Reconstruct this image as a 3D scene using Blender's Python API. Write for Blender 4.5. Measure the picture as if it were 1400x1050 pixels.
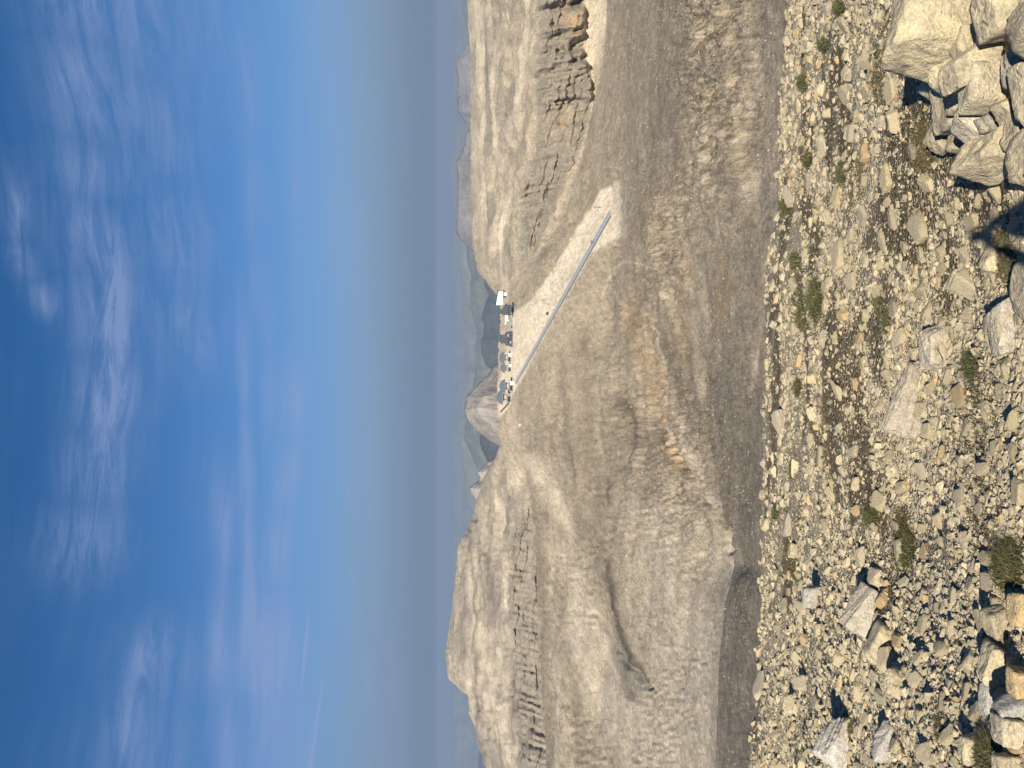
import bpy, bmesh, math, random
import numpy as np
from mathutils import Vector, Matrix
from mathutils.bvhtree import BVHTree

for o in list(bpy.data.objects):
    bpy.data.objects.remove(o, do_unlink=True)
SC = bpy.context.scene
COL = SC.collection
RAD = math.radians
rng = np.random.default_rng(7)
random.seed(7)

# ------------------------------------------------------------------ camera
# The photograph lies on its side: its left edge is the sky. The camera is rolled 90 degrees.
FPX = 1050.0                                   # focal length in photograph pixels
PITCH = -math.atan(100.0 / FPX)
FW = np.array([0, math.cos(PITCH), math.sin(PITCH)])
UP = np.array([0, -math.sin(PITCH), math.cos(PITCH)])
RT = np.array([1.0, 0, 0])
cam_d = bpy.data.cameras.new('camera')
cam = bpy.data.objects.new('camera', cam_d)
COL.objects.link(cam)
cam.matrix_world = Matrix([[-UP[i], RT[i], -FW[i], 0.0] for i in range(3)] + [[0, 0, 0, 1]])
cam_d.sensor_fit = 'HORIZONTAL'
cam_d.sensor_width = 36.0
cam_d.lens = 36.0 * FPX / 1400.0
cam_d.clip_start = 0.05
cam_d.clip_end = 400000.0
SC.camera = cam

# ------------------------------------------------------------------ sun and sky
SUN_AZ, SUN_EL = 191.5, 36.0                   # degrees clockwise from the view direction, and height
sun_d = bpy.data.lights.new('sun', 'SUN')
sun_d.energy = 4.9
sun_d.angle = RAD(0.53)
sun_d.color = (1.0, 0.92, 0.78)
sun = bpy.data.objects.new('sun', sun_d)
COL.objects.link(sun)
sdir = Vector((math.sin(RAD(SUN_AZ)) * math.cos(RAD(SUN_EL)), math.cos(RAD(SUN_AZ)) * math.cos(RAD(SUN_EL)), math.sin(RAD(SUN_EL))))
sun.rotation_euler = sdir.to_track_quat('Z', 'Y').to_euler()

SC.view_settings.view_transform = 'Standard'
SC.view_settings.look = 'None'
SC.view_settings.gamma = 1.0
SC.view_settings.exposure = 0.6
SC.view_settings.use_curve_mapping = False
SC.cycles.use_denoising = True
SC.cycles.max_bounces = 5
SC.cycles.diffuse_bounces = 3
SC.cycles.glossy_bounces = 2
SC.cycles.transmission_bounces = 2
SC.cycles.volume_bounces = 0
SC.cycles.caustics_reflective = False
SC.cycles.caustics_refractive = False


class NT:
    """small helper round a node tree"""
    def __init__(self, tree):
        self.t = tree
        tree.nodes.clear()

    def n(self, kind, **kw):
        nd = self.t.nodes.new(kind)
        for k, v in kw.items():
            setattr(nd, k, v)
        return nd

    def l(self, a, b):
        self.t.links.new(a, b)

    def put(self, sock, v):
        if hasattr(v, 'is_linked') or isinstance(v, bpy.types.NodeSocket):
            self.l(v, sock)
        else:
            sock.default_value = v

    def math(self, op, a, b=None, c=None, clamp=False):
        nd = self.n('ShaderNodeMath', operation=op, use_clamp=clamp)
        for i, v in enumerate((a, b, c)):
            if v is not None:
                self.put(nd.inputs[i], v)
        return nd.outputs[0]

    def vmath(self, op, a, b=None):
        nd = self.n('ShaderNodeVectorMath', operation=op)
        for i, v in enumerate((a, b)):
            if v is not None:
                self.put(nd.inputs[i], v)
        return nd.outputs[0]

    def mix(self, f, a, b, mode='MIX'):
        nd = self.n('ShaderNodeMix', data_type='RGBA', blend_type=mode)
        self.put(nd.inputs[0], f)
        for i, v in ((6, a), (7, b)):
            if isinstance(v, (tuple, list)) and len(v) == 3:
                v = (*v, 1.0)
            self.put(nd.inputs[i], v)
        return nd.outputs[2]

    def noise(self, vec, scale, detail=4.0, rough=0.55, dist=0.0, out=0):
        nd = self.n('ShaderNodeTexNoise')
        if vec is not None:
            self.l(vec, nd.inputs['Vector'])
        nd.inputs['Scale'].default_value = scale
        nd.inputs['Detail'].default_value = detail
        nd.inputs['Roughness'].default_value = rough
        nd.inputs['Distortion'].default_value = dist
        return nd.outputs[out]

    def ramp(self, f, lo, hi, a=0.0, b=1.0, smooth=True):
        nd = self.n('ShaderNodeMapRange', interpolation_type='SMOOTHSTEP' if smooth else 'LINEAR')
        self.put(nd.inputs[0], f)
        for i, v in ((1, lo), (2, hi), (3, a), (4, b)):
            nd.inputs[i].default_value = v
        return nd.outputs[0]


def pix_dir(px, py):
    """unit direction of a photograph pixel (1400 x 1050, as it lies on its side)"""
    v = 700.0 - np.asarray(px, float)
    u = 525.0 - np.asarray(py, float)
    d = FW * FPX + RT * u[..., None] + UP * v[..., None]
    return d / np.linalg.norm(d, axis=-1, keepdims=True)


def pix_ang(px, py):
    d = pix_dir(np.asarray(px, float), np.asarray(py, float))
    return np.arctan2(d[..., 0], d[..., 1]), d[..., 2] / np.hypot(d[..., 0], d[..., 1])


def project(P):
    """world points to photograph pixels"""
    f = P @ FW
    return 700.0 - FPX * (P @ UP) / f, 525.0 - FPX * (P @ RT) / f


world = bpy.data.worlds.new('World')
SC.world = world
world.use_nodes = True
world.cycles.sampling_method = 'MANUAL'
world.cycles.sample_map_resolution = 512
w = NT(world.node_tree)
sky = w.n('ShaderNodeTexSky', sky_type='NISHITA')
sky.sun_disc = False
sky.sun_elevation = RAD(SUN_EL)
sky.sun_rotation = RAD(SUN_AZ)
sky.altitude = 2600.0
sky.air_density = 1.15
sky.dust_density = 0.5
sky.ozone_density = 2.5
geo = w.n('ShaderNodeTexCoord')
dirv = geo.outputs['Generated']
sep = w.n('ShaderNodeSeparateXYZ')
w.l(dirv, sep.inputs[0])
az_s = w.math('ARCTAN2', sep.outputs[0], sep.outputs[1])
el_s = w.math('ARCSINE', sep.outputs[2])
cmb = w.n('ShaderNodeCombineXYZ')
w.l(az_s, cmb.inputs[0])
w.l(el_s, cmb.inputs[1])
ang = cmb.outputs[0]
# cirrus fibres: noise stretched along the wind, warped
wv = w.n('ShaderNodeTexNoise')
w.l(ang, wv.inputs['Vector'])
wv.inputs['Scale'].default_value = 3.0
wv.inputs['Detail'].default_value = 3.0
warp = w.vmath('MULTIPLY', w.vmath('SUBTRACT', wv.outputs['Color'], (0.5, 0.5, 0.5)), (0.06, 0.055, 0.0))
angw = w.vmath('ADD', ang, warp)
angs = w.vmath('ADD', ang, w.vmath('MULTIPLY', warp, (0.25, 0.25, 0.0)))


def stretched(rot, sx, sy):
    m = w.n('ShaderNodeMapping')
    w.l(angw, m.inputs[0])
    m.inputs['Rotation'].default_value = (0, 0, RAD(rot))
    m.inputs['Scale'].default_value = (sx, sy, 1)
    return m.outputs[0]


fib = w.noise(stretched(2, 4.0, 75.0), 1.0, 9.0, 0.66)
fib2 = w.noise(stretched(13, 8.0, 55.0), 1.0, 10.0, 0.70, 0.6)
soft = w.noise(ang, 5.0, 3.0, 0.5)
# banks of cirrus: a line through the sky (photograph pixels), half width in radians, strength, fibre kind
BANKS = [([(15, 250), (22, 330), (38, 385), (58, 420)], 0.012, 0.62, 1), ([(95, -80), (110, 60), (125, 200), (118, 270), (142, 370), (152, 480), (152, 590), (132, 690), (112, 780)], 0.036, 0.62, 1),
         ([(150, 330), (163, 420), (166, 520), (158, 600)], 0.013, 0.55, 1), ([(185, -80), (215, 100), (238, 250), (262, 400), (275, 500)], 0.034, 0.42, 1), ([(285, -60), (300, 120)], 0.018, 0.30, 1),
         ([(335, 40), (342, 200), (350, 340), (362, 480), (368, 600)], 0.011, 0.40, 0), ([(332, 430), (336, 560), (340, 700), (342, 930)], 0.0065, 0.85, 0), ([(402, 500), (400, 600), (386, 700), (376, 800), (370, 960)], 0.015, 0.72, 0),
         ([(303, 670), (310, 800)], 0.008, 0.45, 0), ([(298, 820), (304, 940), (310, 1120)], 0.010, 0.55, 0), ([(300, 640), (330, 780), (345, 900)], 0.030, 0.25, 0),
         ([(222, 850), (195, 930), (160, 1050), (140, 1120)], 0.014, 0.42, 1), ([(245, 860), (220, 960), (200, 1100)], 0.045, 0.30, 1), ([(340, 860), (360, 960), (370, 1120)], 0.035, 0.45, 0), ([(400, 880), (410, 1120)], 0.025, 0.34, 0),
         ([(480, 770), (490, 840), (508, 970)], 0.0045, 0.30, 0), ([(400, 150), (402, 300), (405, 420)], 0.007, 0.22, 0), ([(430, -80), (455, 200), (480, 420), (520, 800), (535, 1100)], 0.022, 0.20, 0)]
tot = None
for (pl, hw, s, k) in BANKS:
    best = None
    for a, b in zip(pl[:-1], pl[1:]):
        (a0, t0), (a1, t1) = pix_ang(*[np.array(v) for v in a]), pix_ang(*[np.array(v) for v in b])
        p0, p1 = np.array([float(a0), math.atan(float(t0))]), np.array([float(a1), math.atan(float(t1))])
        c, dv = (p0 + p1) / 2, p1 - p0
        L, th = np.linalg.norm(dv) / 2, math.atan2(dv[1], dv[0])
        m = w.n('ShaderNodeMapping', vector_type='TEXTURE')
        w.l(angw if k else angs, m.inputs[0])
        m.inputs['Location'].default_value = (c[0], c[1], 0)
        m.inputs['Rotation'].default_value = (0, 0, th)
        m.inputs['Scale'].default_value = (L * 2.3, hw * 2.1, 1)
        g = w.n('ShaderNodeTexGradient', gradient_type='SPHERICAL')
        w.l(m.outputs[0], g.inputs[0])
        best = g.outputs[1] if best is None else w.math('MAXIMUM', best, g.outputs[1])
    shape = w.math('POWER', w.ramp(best, 0.0, 0.80, smooth=False), 1.6)
    f = w.ramp(fib2, 0.32, 0.68, 0.15, 1.42) if k else w.ramp(fib, 0.30, 0.70, 0.55, 1.25)
    v = w.math('MULTIPLY', w.math('MULTIPLY', shape, f), s)
    tot = v if tot is None else w.math('ADD', tot, v)
# fresh contrails: thin straight lines
TRAILS = [((445, 900), (412, 1130), 0.0016, 0.75), ((423, 826), (411, 950), 0.0016, 0.70), ((480, 650), (471, 705), 0.0015, 0.42), ((406, 195), (402, 300), 0.0016, 0.22)]
for (a, b, hw, s) in TRAILS:
    (a0, t0), (a1, t1) = pix_ang(*[np.array(v) for v in a]), pix_ang(*[np.array(v) for v in b])
    p0, p1 = np.array([float(a0), math.atan(float(t0))]), np.array([float(a1), math.atan(float(t1))])
    c, dv = (p0 + p1) / 2, p1 - p0
    m = w.n('ShaderNodeMapping', vector_type='TEXTURE')
    w.l(ang, m.inputs[0])
    m.inputs['Location'].default_value = (c[0], c[1], 0)
    m.inputs['Rotation'].default_value = (0, 0, math.atan2(dv[1], dv[0]))
    m.inputs['Scale'].default_value = (np.linalg.norm(dv) * 0.55, hw * 1.8, 1)
    g = w.n('ShaderNodeTexGradient', gradient_type='SPHERICAL')
    w.l(m.outputs[0], g.inputs[0])
    tot = w.math('ADD', tot, w.math('MULTIPLY', w.ramp(g.outputs[1], 0.0, 0.5), s))
# thin veil all over the sky
veil = w.math('MULTIPLY', w.ramp(w.math('MULTIPLY', fib, soft), 0.18, 0.42), 0.10)
tot = w.math('ADD', tot, veil, clamp=True)
cloud_f = w.math('MULTIPLY', tot, 0.62)
hs = w.n('ShaderNodeHueSaturation')
hs.inputs['Saturation'].default_value = 1.32
hs.inputs['Value'].default_value = 1.16
w.l(sky.outputs[0], hs.inputs['Color'])
skyc = w.mix(1.0, hs.outputs[0], (0.96, 0.98, 1.04), 'MULTIPLY')
low = w.math('POWER', 2.718, w.math('MULTIPLY', w.math('POWER', w.math('DIVIDE', w.math('MAXIMUM', el_s, 0.0), RAD(7.8)), 2.4), -1.0))
low2 = w.math('POWER', 2.718, w.math('MULTIPLY', w.math('POWER', w.math('DIVIDE', w.math('MAXIMUM', el_s, 0.0), RAD(20.0)), 2.0), -1.0))
skyc = w.mix(w.math('MULTIPLY', low2, 0.26), skyc, (3.1, 4.6, 8.3))
skyc = w.mix(low, skyc, (2.42, 3.33, 4.85))
cl = w.mix(cloud_f, skyc, (3.6, 4.8, 8.0))
bg = w.n('ShaderNodeBackground')
bg.inputs[1].default_value = 0.05
w.l(cl, bg.inputs[0])
wo = w.n('ShaderNodeOutputWorld')
w.l(bg.outputs[0], wo.inputs[0])

# ------------------------------------------------------------------ numpy noise


def _hash(ix, iy, iz, s):
    h = (ix.astype(np.uint32) * np.uint32(374761393) + iy.astype(np.uint32) * np.uint32(668265263)
         + iz.astype(np.uint32) * np.uint32(2147483647) + np.uint32(s * 1274126177 & 0xffffffff))
    h = (h ^ (h >> np.uint32(13))) * np.uint32(1274126177)
    h = h ^ (h >> np.uint32(16))
    return (h & np.uint32(0xffffff)).astype(np.float32) / np.float32(0x7fffff) - 1.0


def vnoise(p, s=0):
    """smooth value noise in -1..1, p is (...,3)"""
    p = p.astype(np.float64)
    i = np.floor(p)
    f = (p - i).astype(np.float32)
    i = i.astype(np.int64)
    f = f * f * f * (f * (f * 6 - 15) + 10)
    x, y, z = i[..., 0], i[..., 1], i[..., 2]
    r = 0
    for dx in (0, 1):
        wx = f[..., 0] if dx else 1 - f[..., 0]
        for dy in (0, 1):
            wy = f[..., 1] if dy else 1 - f[..., 1]
            for dz in (0, 1):
                wz = f[..., 2] if dz else 1 - f[..., 2]
                r = r + wx * wy * wz * _hash(x + dx, y + dy, z + dz, s)
    return r


_ROT = np.array([[0.80, 0.36, -0.48], [-0.6, 0.48, -0.64], [0.0, 0.80, 0.60]])


def fbm(p, octv=4, s=0, gain=0.5, ridged=False):
    r, a, n = 0, 1.0, 0
    for k in range(octv):
        v = vnoise(p, s + k)
        if ridged:
            v = 1 - 2 * np.abs(v)
        r = r + a * v
        n += a
        a *= gain
        p = (p @ _ROT.T) * 2.03
    return r / n


def pchip(x, xs, ys):
    """monotone cubic through (xs, ys); ys may be (n,) ; x any shape"""
    xs, ys = np.asarray(xs, float), np.asarray(ys, float)
    h = np.diff(xs)
    dl = np.diff(ys) / h
    m = np.zeros_like(ys)
    for i in range(1, len(xs) - 1):
        if dl[i - 1] * dl[i] > 0:
            w1, w2 = 2 * h[i] + h[i - 1], h[i] + 2 * h[i - 1]
            m[i] = (w1 + w2) / (w1 / dl[i - 1] + w2 / dl[i])
    m[0], m[-1] = dl[0], dl[-1]
    x = np.clip(x, xs[0], xs[-1])
    k = np.clip(np.searchsorted(xs, x) - 1, 0, len(xs) - 2)
    t = (x - xs[k]) / h[k]
    return (ys[k] * (1 + 2 * t) * (1 - t) ** 2 + m[k] * h[k] * t * (1 - t) ** 2
            + ys[k + 1] * t * t * (3 - 2 * t) + m[k + 1] * h[k] * t * t * (t - 1))


def sstep(a, b, x):
    t = np.clip((x - a) / (b - a), 0, 1)
    return t * t * (3 - 2 * t)


# ------------------------------------------------------------------ materials


def new_mat(name):
    m = bpy.data.materials.new(name)
    m.use_nodes = True
    t = NT(m.node_tree)
    bs = t.n('ShaderNodeBsdfPrincipled')
    bs.inputs['Specular IOR Level'].default_value = 0.15
    bs.inputs['Roughness'].default_value = 0.9
    out = t.n('ShaderNodeOutputMaterial')
    t.l(bs.outputs[0], out.inputs[0])
    return m, t, bs


def plain(name, col, rough=0.6, metal=0.0, var=0.12, scale=0.6):
    m, t, bs = new_mat(name)
    tc = t.n('ShaderNodeTexCoord')
    n = t.noise(tc.outputs['Object'], scale, 5.0, 0.6)
    f = t.ramp(n, 0.25, 0.75, 1 - var, 1 + var)
    c = t.mix(1.0, (*col, 1.0), (1, 1, 1, 1), 'MULTIPLY')
    vm = t.n('ShaderNodeVectorMath', operation='SCALE')
    t.l(c, vm.inputs[0])
    t.l(f, vm.inputs['Scale'])
    t.l(vm.outputs[0], bs.inputs['Base Color'])
    bs.inputs['Roughness'].default_value = rough
    bs.inputs['Metallic'].default_value = metal
    return m


def ground_mat(name, scales, bump_d, bump_s, gravel=0.0, attr='tone', fall=1.0, slivers=False):
    """colour from the per-vertex tone, broken by noise at several sizes; fine relief as bump"""
    m, t, bs = new_mat(name)
    at = t.n('ShaderNodeAttribute', attribute_name=attr)
    g = t.n('ShaderNodeNewGeometry')
    pos = g.outputs['Position']
    f = None
    mp = t.n('ShaderNodeMapping')
    t.l(pos, mp.inputs[0])
    mp.inputs['Scale'].default_value = (1.0, fall, 1.0)
    pos = mp.outputs[0]
    for i, (s, a) in enumerate(scales):
        n = t.ramp(t.noise(pos, s, 5.0, 0.68), 0.28, 0.72, 1 - a, 1 + a, smooth=False)
        f = n if f is None else t.math('MULTIPLY', f, n)
    vm = t.n('ShaderNodeVectorMath', operation='SCALE')
    t.l(at.outputs['Color'], vm.inputs[0])
    t.l(f, vm.inputs['Scale'])
    t.l(vm.outputs[0], bs.inputs['Base Color'])
    rugh = None
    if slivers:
        # oblique slivers of painted shade between clods, where the ground is rugged (tone alpha)
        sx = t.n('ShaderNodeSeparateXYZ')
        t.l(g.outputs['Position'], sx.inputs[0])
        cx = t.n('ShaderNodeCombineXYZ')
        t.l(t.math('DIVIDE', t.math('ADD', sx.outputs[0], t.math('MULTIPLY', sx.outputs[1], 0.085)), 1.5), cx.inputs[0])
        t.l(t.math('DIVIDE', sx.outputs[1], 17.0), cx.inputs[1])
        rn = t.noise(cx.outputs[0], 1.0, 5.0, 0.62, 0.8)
        shade_sliver = t.math('MULTIPLY', t.math('MULTIPLY', t.ramp(rn, 0.53, 0.61), at.outputs['Alpha']), 0.72)
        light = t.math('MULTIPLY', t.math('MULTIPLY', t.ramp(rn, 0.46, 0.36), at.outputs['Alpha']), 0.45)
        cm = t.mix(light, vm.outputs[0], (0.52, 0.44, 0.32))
        cm = t.mix(shade_sliver, cm, (0.135, 0.113, 0.080))
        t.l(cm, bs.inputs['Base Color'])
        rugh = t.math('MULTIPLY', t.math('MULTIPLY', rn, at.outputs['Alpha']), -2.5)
    bp = t.n('ShaderNodeBump')
    bp.inputs['Strength'].default_value = bump_s
    bp.inputs['Distance'].default_value = bump_d
    hgt = t.noise(pos, scales[-1][0] * 1.3, 6.0, 0.65)
    if gravel:
        vo = t.n('ShaderNodeTexVoronoi')
        t.l(pos, vo.inputs['Vector'])
        vo.inputs['Scale'].default_value = gravel
        sc = t.n('ShaderNodeSeparateColor')
        t.l(vo.outputs['Color'], sc.inputs[0])
        vm2 = t.n('ShaderNodeVectorMath', operation='SCALE')
        t.l(vm.outputs[0], vm2.inputs[0])
        t.l(t.math('MULTIPLY', t.ramp(sc.outputs[0], 0.0, 1.0, 0.62, 1.45, smooth=False), t.ramp(vo.outputs['Distance'], 0.35, 0.75, 1.1, 0.55)), vm2.inputs['Scale'])
        t.l(vm2.outputs[0], bs.inputs['Base Color'])
        hgt = t.math('ADD', t.math('MULTIPLY', vo.outputs['Distance'], -1.2), t.math('MULTIPLY', hgt, 0.6))
    if rugh is not None:
        hgt = t.math('ADD', hgt, rugh)
    t.l(hgt, bp.inputs['Height'])
    t.l(bp.outputs[0], bs.inputs['Normal'])
    return m


def rock_mat(name, src, scale=1.0, bump=1.0):
    """limestone: tint from the object colour or a vertex tone; grey weathering, ochre stains, pitting"""
    m, t, bs = new_mat(name)
    if src == 'object':
        oi = t.n('ShaderNodeObjectInfo')
        base = oi.outputs['Color']
        tc = t.n('ShaderNodeTexCoord')
        off = t.n('ShaderNodeVectorMath', operation='ADD')
        t.l(tc.outputs['Object'], off.inputs[0])
        rv = t.math('MULTIPLY', oi.outputs['Random'], 37.0)
        t.l(rv, off.inputs[1])
        pos = off.outputs[0]
    else:
        base = t.n('ShaderNodeAttribute', attribute_name='tone').outputs['Color']
        pos = t.n('ShaderNodeNewGeometry').outputs['Position']
    n1 = t.noise(pos, 5.0 * scale, 6.0, 0.65, 0.6)
    n2 = t.noise(pos, 16.0 * scale, 6.0, 0.65)
    n3 = t.noise(pos, 60.0 * scale, 5.0, 0.7)
    c = t.mix(t.ramp(n1, 0.46, 0.66), base, (0.395, 0.340, 0.24))          # grey lichen film
    c = t.mix(t.math('MULTIPLY', t.ramp(n2, 0.57, 0.72), 0.55), c, (0.45, 0.30, 0.14))  # ochre stains
    c = t.mix(t.ramp(n2, 0.30, 0.42, 0.55, 0.0), c, (0.60, 0.52, 0.365))   # fresh pale breaks
    wq = t.n('ShaderNodeVectorMath', operation='MULTIPLY_ADD')
    wn = t.n('ShaderNodeTexNoise')
    t.l(pos, wn.inputs['Vector'])
    wn.inputs['Scale'].default_value = 4.0 * scale
    t.l(wn.outputs['Color'], wq.inputs[0])
    wq.inputs[1].default_value = (0.35 / scale,) * 3
    t.l(pos, wq.inputs[2])
    vr = t.n('ShaderNodeTexVoronoi', feature='DISTANCE_TO_EDGE')
    t.l(wq.outputs[0], vr.inputs['Vector'])
    vr.inputs['Scale'].default_value = 2.4 * scale
    some = t.ramp(n1, 0.50, 0.60)
    cd = t.math('ADD', vr.outputs['Distance'], t.math('MULTIPLY', t.math('SUBTRACT', 1.0, some), 0.2))
    crack = t.ramp(cd, 0.0, 0.04)
    f = t.math('MULTIPLY', t.ramp(n3, 0.25, 0.75, 0.68, 1.25), t.ramp(n2, 0.2, 0.8, 0.78, 1.18))
    f = t.math('MULTIPLY', f, t.ramp(cd, 0.0, 0.025, 0.6, 1.0))
    vm = t.n('ShaderNodeVectorMath', operation='SCALE')
    t.l(c, vm.inputs[0])
    t.l(f, vm.inputs['Scale'])
    t.l(vm.outputs[0], bs.inputs['Base Color'])
    bs.inputs['Roughness'].default_value = 0.93
    bp = t.n('ShaderNodeBump')
    bp.inputs['Strength'].default_value = 0.75 * bump
    bp.inputs['Distance'].default_value = 0.032 / scale
    hs = t.math('ADD', t.math('ADD', t.math('MULTIPLY', n2, 1.2), t.math('MULTIPLY', n3, 0.5)), t.math('ADD', t.math('MULTIPLY', n1, 1.8), t.math('MULTIPLY', crack, 0.45)))
    t.l(hs, bp.inputs['Height'])
    t.l(bp.outputs[0], bs.inputs['Normal'])
    return m


M_FORE = ground_mat('stony_soil', [(1.3, 0.22), (9.0, 0.28), (45.0, 0.25)], 0.03, 1.0, gravel=38.0)
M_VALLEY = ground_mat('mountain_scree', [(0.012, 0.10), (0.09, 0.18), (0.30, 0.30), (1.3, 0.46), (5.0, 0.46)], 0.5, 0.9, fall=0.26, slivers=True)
M_FAR = ground_mat('far_rock', [(0.0006, 0.15), (0.004, 0.25), (0.02, 0.25)], 30.0, 0.6)
M_BOULDER = rock_mat('limestone_boulder', 'object', 1.0)
M_STONE = rock_mat('limestone_stone', 'object', 3.0)
M_SCREE = rock_mat('limestone_scree', 'tone', 1.6, 0.7)

# ------------------------------------------------------------------ object helpers


def grid_mesh(name, P, tone, mat, smooth=True, wrap=False):
    """P is (rows, cols, 3); one sheet"""
    R, C = P.shape[:2]
    idx = np.arange(R * C).reshape(R, C)
    if wrap:
        idx = np.concatenate([idx, idx[:, :1]], 1)
    q = np.stack([idx[:-1, :-1], idx[:-1, 1:], idx[1:, 1:], idx[1:, :-1]], -1).reshape(-1, 4)
    return np_mesh(name, P.reshape(-1, 3), q, None if tone is None else tone.reshape(-1, tone.shape[-1]), mat, smooth)


def np_mesh(name, V, F, tone, mat, smooth=False):
    me = bpy.data.meshes.new(name)
    k = F.shape[1]
    me.vertices.add(len(V))
    me.vertices.foreach_set('co', np.ascontiguousarray(V, dtype=np.float32).ravel())
    me.loops.add(len(F) * k)
    me.loops.foreach_set('vertex_index', np.ascontiguousarray(F, dtype=np.int32).ravel())
    me.polygons.add(len(F))
    me.polygons.foreach_set('loop_start', np.arange(0, len(F) * k, k, dtype=np.int32))
    me.polygons.foreach_set('use_smooth', np.full(len(F), smooth))
    me.update(calc_edges=True)
    if tone is not None:
        a = me.attributes.new('tone', 'FLOAT_COLOR', 'POINT')
        c = np.ones((len(V), 4), np.float32)
        c[:, :tone.shape[1]] = tone
        a.data.foreach_set('color', c.ravel())
    me.materials.append(mat)
    o = bpy.data.objects.new(name, me)
    COL.objects.link(o)
    return o


def tag(o, label=None, cat=None, group=None, kind=None):
    if label:
        o['label'] = label
    if cat:
        o['category'] = cat
    if group:
        o['group'] = group
    if kind:
        o['kind'] = kind
    return o


def empty(name, loc, rz=0.0):
    o = bpy.data.objects.new(name, None)
    o.location = loc
    o.rotation_euler = (0, 0, rz)
    COL.objects.link(o)
    return o


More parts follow.
